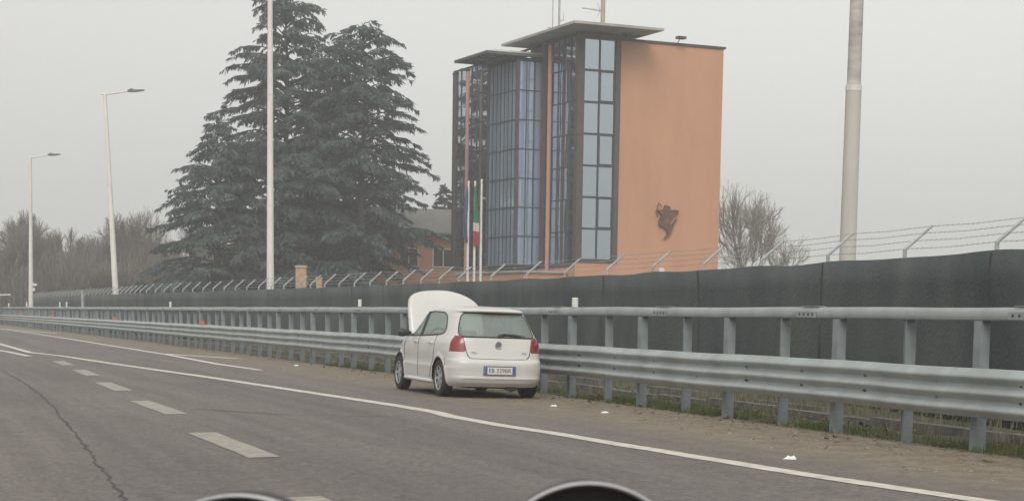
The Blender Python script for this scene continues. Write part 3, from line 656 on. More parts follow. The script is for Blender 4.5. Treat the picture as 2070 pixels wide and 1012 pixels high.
# ------------------------------------------------------------------ flagpoles and flags
GRP = 'white flagpoles in front of the tower'
for i, (x, zt) in enumerate(((-2.95, 9.0), (-2.55, 9.0), (-2.15, 9.12))):
    o = empty('flagpole', (x, 108, -.2)); tag(o, ('left white flagpole, the one carrying the blue flag', 'middle white flagpole, the one carrying the green white and red flag', 'right white flagpole, the bare one without a flag')[i], 'flagpole', GRP)
    MB().tube([(0, 0, 0), (0, 0, zt*.5), (0, 0, zt+.2)], [.085, .08, .06], 10).build('pole', white_m, o, True)
    MB().tube([(0, 0, zt+.2), (0, 0, zt+.32)], [.09, .03], 8).build('finial', white_m, o); 
    MB().tube([(-.2, 0, zt-.02), (0, 0, zt-.02)], .02, 4).build('pulley', dark_m, o)
def hanging_flag(name, x, y, z1, z0, cols, wid, label, cat='flag', dirx=-1, seed=0):
    """limp cloth gathered in soft folds; bands run as the photograph shows them from top to bottom"""
    o = empty(name, (x, y, z1)); tag(o, label, cat); H = z1-z0; edges = [c[0] for c in cols]+[1]
    for bi, (u0, m_) in enumerate(cols):
        u1 = edges[bi+1]; v = []; f = []; nu, nv = 14, max(4, int((u1-u0)*40)); rnd = random.Random(seed)
        for j in range(nv+1):
            u = u0+(u1-u0)*j/nv; ww = wid*(.35+.65*math.sin(min(1, u*1.25)*math.pi*.62)**1.2)*(1-.45*max(0, (u-.86)/.14))
            for i in range(nu+1):
                s_ = i/nu; yy = .09*math.sin(s_*9+u*3.2)*(.3+u); xx = dirx*ww*s_+.03*math.sin(u*7+s_*2)
                v.append((xx, yy, -H*(u+.06*s_*(u-.4))))
        for j in range(nv):
            for i in range(nu): a_ = j*(nu+1)+i; f.append((a_, a_+1, a_+nu+2, a_+nu+1))
        ob = npmesh('cloth_band', v, f, m_, o, True)
    return o
fg = mat('flag_green', (.03, .17, .075), .8, 0, .1, 2); fwt = mat('flag_white', (.52, .50, .47), .8, 0, .1, 2); frd = mat('flag_red', (.36, .045, .04), .8, 0, .1, 2); fbl = mat('flag_blue', (.075, .085, .19), .8, 0, .15, 2)
hanging_flag('flag', -2.62, 107.85, 8.75, 5.15, [(0, fg), (.60, fwt), (.74, frd)], .34, 'limp green, white and red striped flag on the middle flagpole', dirx=1, seed=1)
hanging_flag('flag', -2.98, 107.85, 8.7, 5.4, [(0, fbl)], .30, 'limp dark blue flag hanging from the left flagpole', dirx=-1, seed=2)

# ------------------------------------------------------------------ conifers
def cedar(name, base, H, prof, seed, label, mtl=cedar_f, dens=1.0, trunk_r=.42, droop=1.0, leaf=(.34, .048), gap=None, group=None):
    """trunk, limbs in loose tiers, twigs off the limbs and hanging needle sprays; prof: (height fraction, reach in m)"""
    rng = np.random.default_rng(seed); x0, y0 = base; z0 = TILT*x0-.2; o = empty(name, (x0, y0, z0)); tag(o, label, 'tree', group)
    hz = np.array([p[0] for p in prof])*H; rz_ = np.array([p[1] for p in prof])
    tk = MB(); tk.tube([(.1*math.sin(i*.9), .1*math.cos(i*1.3), H*i/12) for i in range(13)], [trunk_r*(1-i/12.6) for i in range(13)], 8)
    lm = MB(); Q = []; D = []
    z = H*prof[0][0]; az = 0
    while z < H*.985:
        tier = 5+int(rng.integers(0, 3))
        for k in range(tier):
            az += 2.399+rng.normal(0, .35); zz = z+rng.normal(0, .24); reach = float(np.interp(zz, hz, rz_))*rng.uniform(.62, 1.08)
            if gap and gap(az, zz): continue
            if reach < .35: reach = .35
            fr_ = zz/H; rise = (.16+.35*fr_**3+rng.uniform(-.05, .08))*reach; c, s_ = math.cos(az), math.sin(az); pts = []; nseg = 7
            for i in range(nseg+1):
                u = i/nseg; r_ = reach*u; h_ = zz+rise*math.sin(u*2.1)*.8-droop*.17*reach*u**2.4+.06*math.sin(i*1.7+az)
                sw = .10*reach*math.sin(u*2.4+az*3)*u; pts.append(Vector((c*r_-s_*sw, s_*r_+c*sw, h_)))
            lm.tube(pts, [max(.012, (.03+.012*reach)*(1-u/nseg*.9)) for u in range(nseg+1)], 4, cap=False)
            nt_ = int(max(6, reach*5.6*dens))
            for t in range(nt_):
                u = rng.uniform(.12, 1)**.75; i = min(nseg-1, int(u*nseg)); p = pts[i].lerp(pts[i+1], u*nseg-i); side = 1 if t % 2 else -1
                tl = (.28+.30*reach*(1-u)*.9+.12)*rng.uniform(.5, 1.25)
                d = Vector((c*.75-s_*side*.8, s_*.75+c*side*.8, rng.normal(-.05, .12))).normalized()
                if t > nt_-4: d = Vector((c+rng.normal(0, .2), s_+rng.normal(0, .2), .1)).normalized(); tl *= .9
                nn = int(max(6, tl*21*dens))
                for e in range(nn):
                    w_ = (e+rng.random())/nn; q = p+d*tl*w_; q = q-Vector((0, 0, droop*.28*tl*w_*w_))
                    Q.append((q.x, q.y, q.z)); dd = d*(.55+rng.random()*.4)+Vector((rng.normal(0, .35), rng.normal(0, .35), -(.3+1.5*rng.random()**1.3)*droop)); D.append((dd.x, dd.y, dd.z))
        z += rng.uniform(.45, .92)*(.72+.33*(1-z/H))
    # leader
    for e in range(60):
        Q.append((rng.normal(0, .12), rng.normal(0, .12), H*.965+e*.012)); D.append((rng.normal(0, .7), rng.normal(0, .7), .6))
    Q = np.array(Q); D = np.array(D); D /= np.linalg.norm(D, axis=1)[:, None]; n = len(Q)
    ln = rng.uniform(leaf[0]*.6, leaf[0]*1.6, n)[:, None]; wd = rng.uniform(leaf[1]*.6, leaf[1]*1.4, n)[:, None]
    A = np.cross(D, rng.normal(0, 1, (n, 3))); A /= np.linalg.norm(A, axis=1)[:, None]
    V = np.empty((n, 4, 3)); V[:, 0] = Q-A*wd*.5; V[:, 1] = Q+D*ln*.55-A*wd; V[:, 2] = Q+D*ln; V[:, 3] = Q+D*ln*.45+A*wd
    F = np.arange(n*4).reshape(n, 4)
    tr = tk.build('trunk', bark, o, True); lm.build('limbs', bark, tr); npmesh('crown', V.reshape(-1, 3), F, mtl, o)
    return o
CG = 'dark cedars left of the tower'
cedar('cedar_tree', (-17.6, 134), 25.0, [(.05, 8.3), (.2, 9.8), (.34, 9.0), (.46, 7.6), (.58, 6.2), (.68, 5.4), (.77, 5.6), (.83, 3.2), (.9, 3.4), (.96, 2.6), (1, .8)], 11, 'tallest dark cedar, its tip the highest behind the lamp post', group=CG)
cedar('cedar_tree', (-11.6, 132.5), 22.6, [(.25, 5.0), (.3, 6.3), (.36, 5.2), (.47, 5.9), (.6, 4.9), (.72, 4.3), (.84, 3.9), (.94, 2.8), (1, 1.2)], 12, 'broad dark cedar nearest the tower with a flattened top', group=CG,
      gap=lambda az, z: 8.7 < z < 10.9 and math.cos(az-3.9) > .0)
cedar('cedar_tree', (-22.3, 131), 15.5, [(.06, 5.6), (.25, 6.4), (.5, 5.0), (.7, 3.6), (.88, 2.0), (1, .4)], 13, 'lowest dark cedar at the left edge of the clump', group=CG, dens=.9)
cedar('cedar_tree', (-14.6, 139.5), 22.0, [(.3, 4.6), (.4, 5.2), (.7, 4.2), (.88, 2.9), (1, .9)], 14, 'dark cedar standing behind and between the two tall ones', group=CG, dens=.8)
cedar('fir_tree', (-7.1, 172), 13.2, [(.15, 2.3), (.5, 1.9), (.8, 1.1), (1, .2)], 21, 'small dark conifer tip above the grey roof of the low building', mtl=fir_f, dens=1.1, trunk_r=.2, droop=.4, leaf=(.3, .1))

# ------------------------------------------------------------------ bare winter trees
def bare_mesh(H, seed, spread=.55, trunks=1, levels=6, kids=3, r0_=.16, twist=.3, thin=.008):
    rng = np.random.default_rng(seed); V = []; F = []; T = []
    def seg(p, q, ra, rb, tgt):
        d = q-p; L_ = np.linalg.norm(d); d = d/max(L_, 1e-6); a_ = np.cross(d, [0.3, .5, .8]); a_ /= np.linalg.norm(a_); b_ = np.cross(d, a_)
        k = len(V) if tgt else len(T)
        lst = V
        k = len(lst)
        for (c, r_) in ((p, ra), (q, rb)):
            for j in range(3): t = j*2.0944; lst.append(c+(a_*math.cos(t)+b_*math.sin(t))*r_)
        for j in range(3): F.append((k+j, k+(j+1) % 3, k+3+(j+1) % 3, k+3+j))
    def grow(p, d, L_, r_, lv):
        n = 3; q = p
        for i in range(n):
            d = d+rng.normal(0, .09, 3)+np.array([0, 0, .05]); d /= np.linalg.norm(d); q2 = q+d*L_/n; rb = max(thin, r_*(1-.25*(i+1)/n))
            seg(q, q2, max(thin, r_*(1-.25*i/n)), rb, True); q = q2
            if lv > 0 and i < n-1 and rng.random() < .55:
                side(q, d, L_*.62, r_*.5, lv-1)
        if lv > 0:
            for k in range(kids if lv > 2 else 3): side(q, d, L_*rng.uniform(.66, .86), r_*.66, lv-1)
    def side(p, d, L_, r_, lv):
        e = rng.normal(0, 1, 3); e -= d*np.dot(e, d); e /= np.linalg.norm(e); an = rng.uniform(.3, .95)*spread*1.3
        nd = d*math.cos(an)+e*math.sin(an)+np.array([0, 0, .12]); nd /= np.linalg.norm(nd); grow(p, nd, L_, r_, lv)
    for t in range(trunks):
        grow(np.array([rng.normal(0, .25), rng.normal(0, .25), 0.])*(trunks > 1), np.array([rng.normal(0, .12), rng.normal(0, .12), 1.]), H*.235, r0_, levels)
    V = np.array(V); V[:, 2] *= H/V[:, 2].max(); return V, np.array(F)
def bare_tree(name, x, y, H, seed, label, group, proto=None, rz=0, sc=1.0, kw_m=None, **kw):
    z = TILT*x-.25
    if proto is not None:
        o = copy_tree(proto); o.location = (x, y, z); o.rotation_euler = (0, 0, rz); o.scale = (sc, sc, sc*H); tag(o, label, 'tree', group); return o
    V, F = bare_mesh(H, seed, **kw); o = empty(name, (x, y, z), rz); tag(o, label, 'tree', group)
    n = 3*6; zc = V[F[:, 0], 2]; cut = H*.2; lowf = zc < cut
    tm = kw_m or twig; npmesh('trunk', V, F[lowf], tm, o); npmesh('crown', V, F[~lowf], tm, o)
    return o
BG = 'bare winter trees behind the fence at the left'
t1 = bare_tree('bare_tree', -36.6, 168, 11.4, 31, 'bare tree with a rounded fan of branches behind the leaning lamp post', BG, spread=.62, kids=3)
t2 = bare_tree('bare_tree', -47.0, 170, 11.2, 32, 'bare tree with upright branches just right of the farthest lamp post', BG, spread=.5, kids=3, trunks=1)
spots = [(t1, -45.0, 163, .80, 5.5, 1.05, 'bare tree crowded behind, between the farthest lamp post and its neighbour'), (t2, -38.3, 164, .86, 2.9, 1.1, 'bare tree behind the leaning lamp post, left of the rounded one'),
         (t1, -52.5, 165, .84, .4, 1.0, 'bare tree at the left edge, in front of the tallest one there'), (t1, -33.2, 171, .88, 1.1, 1.05, 'bare tree between the rounded tree and the cedars, farther back'),
         (t2, -42.2, 167, .76, 4.9, 1.1, 'bushy bare tree in the middle of the thicket'), (t1, -50.5, 172, .95, 1.9, 1.0, 'bare tree at the very left edge of the photograph'), (t2, -43.6, 174, .84, .7, .95, 'lower bare tree midway between the two far lamp posts'),
         (t1, -40.3, 171, .90, 3.3, .9, 'bare tree just left of the leaning lamp post'), (t2, -33.6, 166, .78, 4.1, .95, 'lower bare tree between the leaning lamp post and the cedars'),
         (t1, -30.5, 160, .66, 5.2, .9, 'short bare tree partly hidden by the left cedar'), (t2, -48.6, 160, .72, 2.4, .9, 'short bare tree in front, behind the farthest lamp post'),
         (t1, -41.9, 158, .62, 1.2, .85, 'short bushy bare tree in front, right of the farthest lamp post'), (t2, -36.0, 155, .6, .2, .85, 'short bushy bare tree in front, left of the leaning lamp post'),
         (t2, -55.5, 178, .95, 3.9, 1, 'bare tree mostly outside the left edge'), (t1, -28.0, 170, .7, 2.7, .95, 'bare tree top seen at the foot of the left cedar')]
for pr, x, y, H, rz, sc, lb_ in spots: bare_tree('bare_tree', x, y, H, 0, lb_, BG, proto=pr, rz=rz, sc=sc)
bare_tree('bare_tree', 18.0, 140, 11.9, 35, 'bare tree standing right of the orange tower', None, kw_m=mat('pale_twigs', (.27, .24, .21), .9, 0, .2, 2), spread=.62, levels=5, kids=4, trunks=1, thin=.007, r0_=.13)
bare_tree('bare_tree', 21.6, 143, 8.2, 36, 'lower twiggy bare tree at the right, outermost from the tower', None, kw_m=MATS['pale_twigs'], spread=.7, levels=5, kids=3, trunks=1, thin=.006, r0_=.09)
# twiggy undergrowth between the bare trees
rng = np.random.default_rng(9); n = 90000
X = rng.uniform(-62, -25, n); Y = 152+rng.uniform(0, 22, n); hh = (5.0+1.0*np.sin(X*.9)+.7*np.sin(X*2.3+1)+rng.normal(0, .8, n)).clip(1, 8)
Z0 = rng.uniform(0, 1, n)*hh; ln = rng.uniform(.5, 1.6, n); dx = rng.normal(0, .35, n)*ln; dy = rng.normal(0, .35, n)*ln; wd = rng.uniform(.012, .035, n)
a_ = rng.uniform(0, 6.28, n); ax_, ay_ = np.cos(a_)*wd, np.sin(a_)*wd; zb = TILT*X-.3+Z0
V = np.stack([np.stack([X-ax_, Y-ay_, zb], 1), np.stack([X+ax_, Y+ay_, zb], 1), np.stack([X+dx, Y+dy, zb+ln], 1)], 1).reshape(-1, 3)
tag(npmesh('undergrowth', V, np.arange(n*3).reshape(n, 3), mat('undergrowth_twigs', (.155, .138, .115), .95, 0, .3, .3)), kind='stuff')
# clipped evergreen hedge at the foot of the cedars
n = 15000; X = rng.uniform(-28, -16, n); Y = 128+rng.uniform(0, 2.2, n)-.0*X; hh = 2.6+.5*np.sin(X*1.1)+.4*np.sin(X*3.1); Z0 = rng.uniform(0, 1, n)*hh-.4
D = rng.normal(0, 1, (n, 3)); D /= np.linalg.norm(D, axis=1)[:, None]; A = np.cross(D, rng.normal(0, 1, (n, 3))); A /= np.linalg.norm(A, axis=1)[:, None]
Qp = np.stack([X, Y, Z0], 1); V = np.stack([Qp-A*.06, Qp+D*.1-A*.02, Qp+D*.24, Qp+A*.06], 1).reshape(-1, 3)
keep = (np.sin(X*.8)+np.sin(X*2.7+2) > -.6); V = V.reshape(n, 4, 3)[keep].reshape(-1, 3)
tag(npmesh('shrubbery', V, np.arange(len(V)).reshape(-1, 4), fir_f), kind='stuff')

# ------------------------------------------------------------------ litter
def litter(x, y, r_, seed, label):
    rnd = random.Random(seed); m = MB(); z = gz(x, y)+.004; n = 9; top_ = []
    ring = [(x+r_*math.cos(t*6.283/n)*rnd.uniform(.7, 1.2), y+r_*.8*math.sin(t*6.283/n)*rnd.uniform(.7, 1.2)) for t in range(n)]
    k = [(a_, b_, z) for a_, b_ in ring]+[(x+(a_-x)*.55, y+(b_-y)*.55, z+r_*rnd.uniform(.15, .5)) for a_, b_ in ring]+[(x, y, z+r_*.3)]
    fs = [(i, (i+1) % n, n+(i+1) % n, n+i) for i in range(n)]+[(n+i, n+(i+1) % n, 2*n) for i in range(n)]
    m.add(k, fs); tag(m.build('litter', litter_m), label, 'litter', 'pale litter on the shoulder')
litter(2.68, 16.62, .075, 1, 'crumpled white scrap nearest the camera beside the edge line')
litter(1.30, 24.6, .06, 2, 'small white scrap by the barrier foot, right of the car')
litter(.62, 26.2, .055, 3, 'small pale scrap closest to the rear of the car')
litter(-5.6, 44.6, .07, 5, 'small white scrap beside the barrier left of the car')

# ------------------------------------------------------------------ white hatchback with its bonnet up
FWD = Vector((-.33, .944, 0)).normalized(); RGT = Vector((FWD.y, -FWD.x, 0))
cp0 = Vector((-.235, 28.25, 0))+Vector((0, 0, 0)); cgz = gz(cp0.x, cp0.y)
car = empty('parked_car', (cp0.x, cp0.y, cgz-.005))
tag(car, 'white five door hatchback stopped on the shoulder with its bonnet raised', 'car')
car.scale = (1, 1, 1.015); car.rotation_euler = (Matrix((RGT, FWD, (0, 0, 1))).transposed().to_4x4() @ Matrix.Rotation(R(1.1), 4, 'Y')).to_euler()
paint = mat('car_paint', (.59, .58, .555), .42, 0, .0, 1.3, coat=.35, col2=(.52, .51, .485))
black_p = mat('black_plastic', (.025, .026, .027), .5, 0, .2, 8)
rubber = mat('rubber', (.02, .02, .02), .8, 0, .2, 10)
trim = mat('car_interior', (.06, .062, .065), .8, 0, .2, 5)
seam = mat('gap_crease_line', (.06, .058, .055), .8)
chrome = mat('emblem_metal', (.45, .45, .46), .3, .8, .05, 5)
tail_red = mat('tail_light_lens', (.21, .018, .018), .25, 0, .15, 14, coat=.5)
rim_m = mat('wheel_cover', (.42, .43, .43), .35, .5, .1, 10)
glass_c = clear_glass('car_glass', (.62, .73, .68), .16, .34)
TB = np.array([  # z, rear y, front y, half width, rear corner exponent, front corner exponent
 (.190, .13, 3.88, .775, 6.0, 4.0), (.215, .10, 3.89, .800, 6.0, 4.0), (.25, .055, 3.93, .818, 6.2, 4.0), (.30, .025, 3.96, .826, 6.5, 4.0), (.335, .012, 3.965, .830, 6.5, 4.0), (.36, .022, 3.965, .832, 6.5, 4.0),
 (.44, .018, 3.97, .838, 6.5, 4.0), (.485, .012, 3.97, .842, 6.5, 4.0), (.52, .008, 3.965, .834, 6.5, 4.0), (.565, .008, 3.955, .832, 6.5, 4.0), (.60, .018, 3.95, .833, 6.5, 4.0),
 (.625, .050, 3.94, .834, 6.5, 4.0), (.64, .075, 3.92, .835, 6.5, 4.2), (.70, .088, 3.88, .838, 6.5, 4.2), (.76, .098, 3.83, .838, 6.5, 4.2), (.83, .112, 3.68, .834, 6.5, 4.5), (.88, .122, 3.48, .828, 6.5, 5),
 (.925, .130, 3.25, .812, 6.3, 5), (.96, .138, 3.02, .792, 6.2, 5), (1.0, .155, 2.90, .772, 6, 5), (1.1, .215, 2.74, .734, 5.8, 5), (1.2, .280, 2.57, .695, 5.6, 5), (1.30, .348, 2.40, .655, 5.4, 5),
 (1.36, .395, 2.28, .628, 5.2, 5), (1.375, .385, 2.25, .620, 5, 5), (1.385, .33, 2.23, .612, 5, 5), (1.405, .315, 2.19, .600, 4.8, 5), (1.425, .345, 2.12, .578, 4.5, 4.6), (1.445, .46, 2.02, .535, 4.0, 4.2), (1.462, .66, 1.90, .46, 3.6, 3.8),
 (1.475, .92, 1.76, .34, 3.0, 3.2), (1.482, 1.15, 1.62, .2, 2.6, 2.8), (1.485, 1.35, 1.5, .06, 2.2, 2.2)])
YM = 1.45
def tbl(z): return [np.interp(z, TB[:, 0], TB[:, k]) for k in range(1, 6)]
def flare(y, z): 
    r_ = 0
    for c in (.72, 3.19): d = np.hypot(y-c, z-.30); r_ = r_+.016*np.exp(-((d-.365)/.035)**2)*(z < .72)
    return r_
def side_x(y, z):
    yr, yf, w_, nr, nf = tbl(z)
    u, n_ = ((YM-y)/(YM-yr), nr) if y < YM else ((y-YM)/(yf-YM), nf)
    return float(w_*max(0, 1-min(1, max(0, u))**n_)**(1/n_))+float(flare(y, z))
def rear_y(x, z):
    yr, yf, w_, nr, nf = tbl(z); u = min(.9999, abs(x)/w_); return float(YM-(YM-yr)*(1-u**nr)**(1/nr))
def front_y(x, z):
    yr, yf, w_, nr, nf = tbl(z); u = min(.9999, abs(x)/w_); return float(YM+(yf-YM)*(1-u**nf)**(1/nf))
# slices: spaced evenly along the centre-line profile
zz = TB[:, 0]; sp_ = np.r_[0, np.cumsum(np.maximum(.6*np.hypot(np.diff(zz), np.diff(TB[:, 1])*.8)+.4*np.hypot(np.diff(zz), np.diff(TB[:, 3])), .6*np.diff(zz)))]
NZ, NT = 150, 760; Z = np.interp(np.linspace(0, sp_[-1], NZ), sp_, zz); Vv = np.empty((NZ, NT, 3))
for i, z in enumerate(Z):
    yr, yf, w_, nr, nf = tbl(z); th = np.linspace(0, 2*math.pi, 4001); c_, s_ = np.cos(th), np.sin(th)
    nn = np.where(c_ < 0, nr, nf); x = w_*np.sign(s_)*np.abs(s_)**(2/nn); y = YM+np.where(c_ < 0, YM-yr, yf-YM)*np.sign(c_)*np.abs(c_)**(2/nn)
    L_ = np.r_[0, np.cumsum(np.hypot(np.diff(x), np.diff(y)))]; q = np.linspace(0, L_[-1], NT+1)[:-1]
    X, Y = np.interp(q, L_, x), np.interp(q, L_, y)
    X = X+np.sign(X)*flare(Y, z)*(np.abs(X) > .6); Vv[i, :, 0], Vv[i, :, 1], Vv[i, :, 2] = X, Y, z
idx = np.arange(NZ*NT).reshape(NZ, NT); f1 = idx[:-1]; f2 = idx[1:]
F = np.stack([f1, np.roll(f1, -1, 1), np.roll(f2, -1, 1), f2], -1).reshape(-1, 4); P_ = Vv.reshape(-1, 3)
Cn = P_[F].mean(1); ax, y, z = np.abs(Cn[:, 0]), Cn[:, 1], Cn[:, 2]
wz = np.interp(z, TB[:, 0], TB[:, 3]); yrz = np.interp(z, TB[:, 0], TB[:, 1]); yfz = np.interp(z, TB[:, 0], TB[:, 2])
onside = (ax > wz*.88) & (y > yrz+.13)
def inpoly(px, py, poly):
    r_ = np.zeros(len(px), bool); n = len(poly); j = n-1
    for i in range(n):
        xi, yi = poly[i]; xj, yj = poly[j]; c_ = ((yi > py) != (yj > py)) & (px < (xj-xi)*(py-yi)/((yj-yi)+1e-12)+xi); r_ ^= c_; j = i
    return r_
def smooth_poly(p, n=6):
    o_ = []; N_ = len(p)
    for i in range(N_):
        a0, a1, a2 = Vector(p[i-1]), Vector(p[i]), Vector(p[(i+1) % N_]); b0, b1 = a1.lerp(a0, min(.5, .09/max(.001, (a1-a0).length))), a1.lerp(a2, min(.5, .09/max(.001, (a2-a1).length)))
        for k in range(n+1): t = k/n; q = b0*(1-t)**2+a1*2*t*(1-t)+b1*t*t; o_.append((q.x, q.y))
    return o_
SG = smooth_poly([(2.82, .945), (2.62, 1.10), (2.12, 1.345), (1.7, 1.375), (1.1, 1.365), (.86, 1.31), (.66, 1.12), (.66, 1.03), (.9, 1.0), (1.8, .965)])   # side glass outline (y, z)
RG = smooth_poly([(-.655, .985), (.655, .985), (.615, 1.15), (.53, 1.362), (-.53, 1.362), (-.615, 1.15)])                # rear glass outline (x, z)
WS = smooth_poly([(-.68, .985), (.68, .985), (.52, 1.37), (-.52, 1.37)])
TLp = smooth_poly([(.545, .755), (.60, .74), (.86, .745), (.86, .995), (.62, .995), (.588, .975)], 4)
rear = (y < yrz+.35) & (ax < wz*.97) & (y < 1)
front = (y > 1.6) & (y > yfz-.5) & (ax < wz*.95) & (z > .9)
m_sg = onside & inpoly(y, z, SG) & (z < 1.40)
m_rg = (y < 1.0) & inpoly(Cn[:, 0], z, RG) & (z < 1.372) & ~m_sg
m_ws = (y > 1.8) & inpoly(Cn[:, 0], z, WS) & ~m_sg
m_tl = inpoly(ax, z, TLp) & (y < .30)
m_eng = (y > 2.97) & (ax < .69) & (z > .74) & (y < 3.86) & (z < .985)
arch = np.zeros(len(F), bool)
for c in (.72, 3.19): arch |= (np.hypot(y-c, z-.30) < .342) & (ax > .6)
gone = m_eng | arch
m_tg = (y < 1.0) & (ax < .635) & (z > .632) & (z < .985) & (y < yrz+.13) & ~m_tl
m_bm = (y < .46) & (z <= .632) & ~gone
m_dr = onside & (z > .27) & (z < 1.0) & (y > 1.02) & (y < 1.93) & ~m_sg & ~arch
m_df = onside & (z > .27) & (z < 1.0) & (y >= 1.93) & (y < 2.86) & ~m_sg & ~arch
LFT = Cn[:, 0] < 0
used = m_sg | m_rg | m_ws | m_tl | gone | m_tg | m_bm | m_dr | m_df
def part(name, mask, m, parent=car, smooth=True):
    fs = F[mask]; u, inv = np.unique(fs, return_inverse=True); return npmesh(name, P_[u], inv.reshape(-1, 4), m, parent, smooth)
body = part('body', ~used, paint)
tg = part('tailgate', m_tg, paint); bumper = part('rear_bumper', m_bm, paint)
doors = {}
for nm, mk in (('front_door', m_df), ('rear_door', m_dr)):
    for sd_ in (True, False): doors[nm, sd_] = part(nm, mk & (LFT == sd_), paint)
part('rear_window', m_rg, glass_c, tg); part('windscreen', m_ws, glass_c)
YB = 1.90
for sd_ in (True, False):
    part('side_window', m_sg & (LFT == sd_) & (y < YB), glass_c, doors['rear_door', sd_]); part('side_window', m_sg & (LFT == sd_) & (y >= YB), glass_c, doors['front_door', sd_])
    tl_ = part('tail_light', m_tl & (LFT == sd_), tail_red)
def line_side(pts, rad, name, m, parent, sgn, closed=False, off=.0):
    P3 = []; pts = list(pts)+([pts[0]] if closed else [])
    for i in range(len(pts)-1):
        n = max(1, int(math.hypot(pts[i+1][0]-pts[i][0], pts[i+1][1]-pts[i][1])/.04))
        for k in range(n): t = k/n; yy = pts[i][0]*(1-t)+pts[i+1][0]*t; z_ = pts[i][1]*(1-t)+pts[i+1][1]*t; P3.append((sgn*(side_x(yy, z_)+off), yy, z_))
    yy, z_ = pts[-1]; P3.append((sgn*(side_x(yy, z_)+off), yy, z_)); return MB().tube(P3, rad, 5).build(name, m, parent)
def line_rear(pts, rad, name, m, parent, closed=False, off=0.):
    P3 = []; pts = list(pts)+([pts[0]] if closed else [])
    for i in range(len(pts)-1):
        n = max(1, int(math.hypot(pts[i+1][0]-pts[i][0], pts[i+1][1]-pts[i][1])/.04))
        for k in range(n): t = k/n; xx = pts[i][0]*(1-t)+pts[i+1][0]*t; z_ = pts[i][1]*(1-t)+pts[i+1][1]*t; P3.append((xx, rear_y(xx, z_)-off, z_))
    xx, z_ = pts[-1]; P3.append((xx, rear_y(xx, z_)-off, z_)); return MB().tube(P3, rad, 5).build(name, m, parent)
for sd_, sg in ((True, -1), (False, 1)):
    line_side(SG, .011, 'window_seal', rubber, doors['front_door', sd_], sg, True)
    line_side([(YB, .975), (YB+.02, 1.17), (YB+.06, 1.362)], .028, 'door_pillar', black_p, doors['rear_door', sd_], sg)
    line_side([(1.93, .29), (1.93, .96)], .0065, 'gap_crease_line', seam, doors['rear_door', sd_], sg)
    line_side([(1.22, .29), (1.16, .42), (1.03, .62), (.98, .80), (.97, .99)], .0065, 'gap_crease_line', seam, doors['rear_door', sd_], sg)
    line_side([(2.86, .29), (2.88, .6), (2.84, .93)], .0065, 'gap_crease_line', seam, doors['front_door', sd_], sg)
    for nm, yy in (('rear_door', 1.16), ('front_door', 2.08)):
        xx = side_x(yy, .86); MB().tube([(sg*(xx-.005), yy-.10, .862), (sg*(xx+.026), yy-.08, .866), (sg*(xx+.03), yy+.06, .862), (sg*(xx-.005), yy+.09, .858)], [.013, .015, .015, .012], 6).build('handle', paint, doors[nm, sd_], True)
    sl_ = MB(); sl_.tube([(sg*.80, 1.08, .235), (sg*.824, 1.2, .235), (sg*.828, 2.0, .235), (sg*.826, 2.7, .235), (sg*.80, 2.82, .235)], [.03, .034, .034, .034, .03], 8); sl_.build('sill', paint, car, True)
    line_side([(.46, .632), (.40, .60), (.40, .36)], .006, 'gap_crease_line', seam, bumper, sg)
    # door mirror
    mm_ = MB(); prof = [(0, .02, .02), (.05, .045, .03), (.13, .07, .055), (.2, .07, .055), (.235, .05, .04)]; x0 = .775; k0 = 0
    for (u, hz_, hy) in prof:
        for j in range(12): t = j*math.pi/6; mm_.v.append((sg*(x0+u), 2.60+hy*math.sin(t)+.03*(u > .1), 1.0+hz_*math.cos(t)))
    for i in range(len(prof)-1):
        for j in range(12): mm_.f.append((i*12+j, i*12+(j+1) % 12, i*12+12+(j+1) % 12, i*12+12+j))
    mm_.f.append(tuple(range(48, 60))); mm_.build('door_mirror', black_p, car, True)
line_rear(RG, .010, 'window_seal', rubber, tg, True)
for sg in (-1, 1):
    line_rear([(sg*.545, .745), (sg*.588, .985)], .006, 'gap_crease_line', seam, tg); line_rear([(sg*.545, .745), (sg*.53, .69), (sg*.48, .640), (0, .634)], .0075, 'gap_crease_line', seam, tg)
line_rear([(-.60, .972), (-.3, .976), (.3, .976), (.60, .972)], .006, 'gap_crease_line', seam, tg)
line_rear([(-.60, .322), (-.3, .318), (.3, .318), (.60, .322)], .006, 'gap_crease_line', mat('crease_shade', (.30, .29, .27), .6), bumper)  # no gap here: shade of the bumper crease, put in as a grey line
# spoiler brake light, wiper, emblem, plate, lettering
line_rear([(-.16, 1.372), (.16, 1.372)], .014, 'brake_light', mat('dark_red', (.12, .02, .02), .3), tg, off=.012)
line_rear([(-.52, 1.368), (-.2, 1.374), (.2, 1.374), (.52, 1.368)], .011, 'spoiler_gap', rubber, tg, off=-.004)
wp = MB(); W3 = lambda x_, z_, o_=.022: (x_, rear_y(x_, z_)-o_, z_)
wp.tube([W3(.02, .985), W3(.03, 1.015), W3(.12, 1.035), W3(.26, 1.022), W3(.40, 1.005)], [.022, .024, .020, .013, .008], 6).tube([W3(-.02, 1.012, .03), W3(.2, 1.045, .03), W3(.47, 1.012, .02)], .006, 4).build('wiper', black_p, tg)
em_z, em_r = .862, .056; em2 = MB(); ring = []
for i in range(33): t = i*2*math.pi/32; ring.append((em_r*math.cos(t), rear_y(em_r*math.cos(t), em_z+em_r*math.sin(t))-.012, em_z+em_r*math.sin(t)))
em2.tube(ring, .0065, 6, cap=False)
ye = rear_y(0, em_z)-.012
def strokes(pts): 
    em2.tube([(px*em_r, ye-.001, em_z+pz*em_r) for px, pz in pts], .0052, 5)
strokes([(-.36, .90), (0, .12), (.36, .90)]); strokes([(-.86, .46), (-.38, -.84), (0, .02), (.38, -.84), (.86, .46)])
em2.build('emblem', chrome, tg)
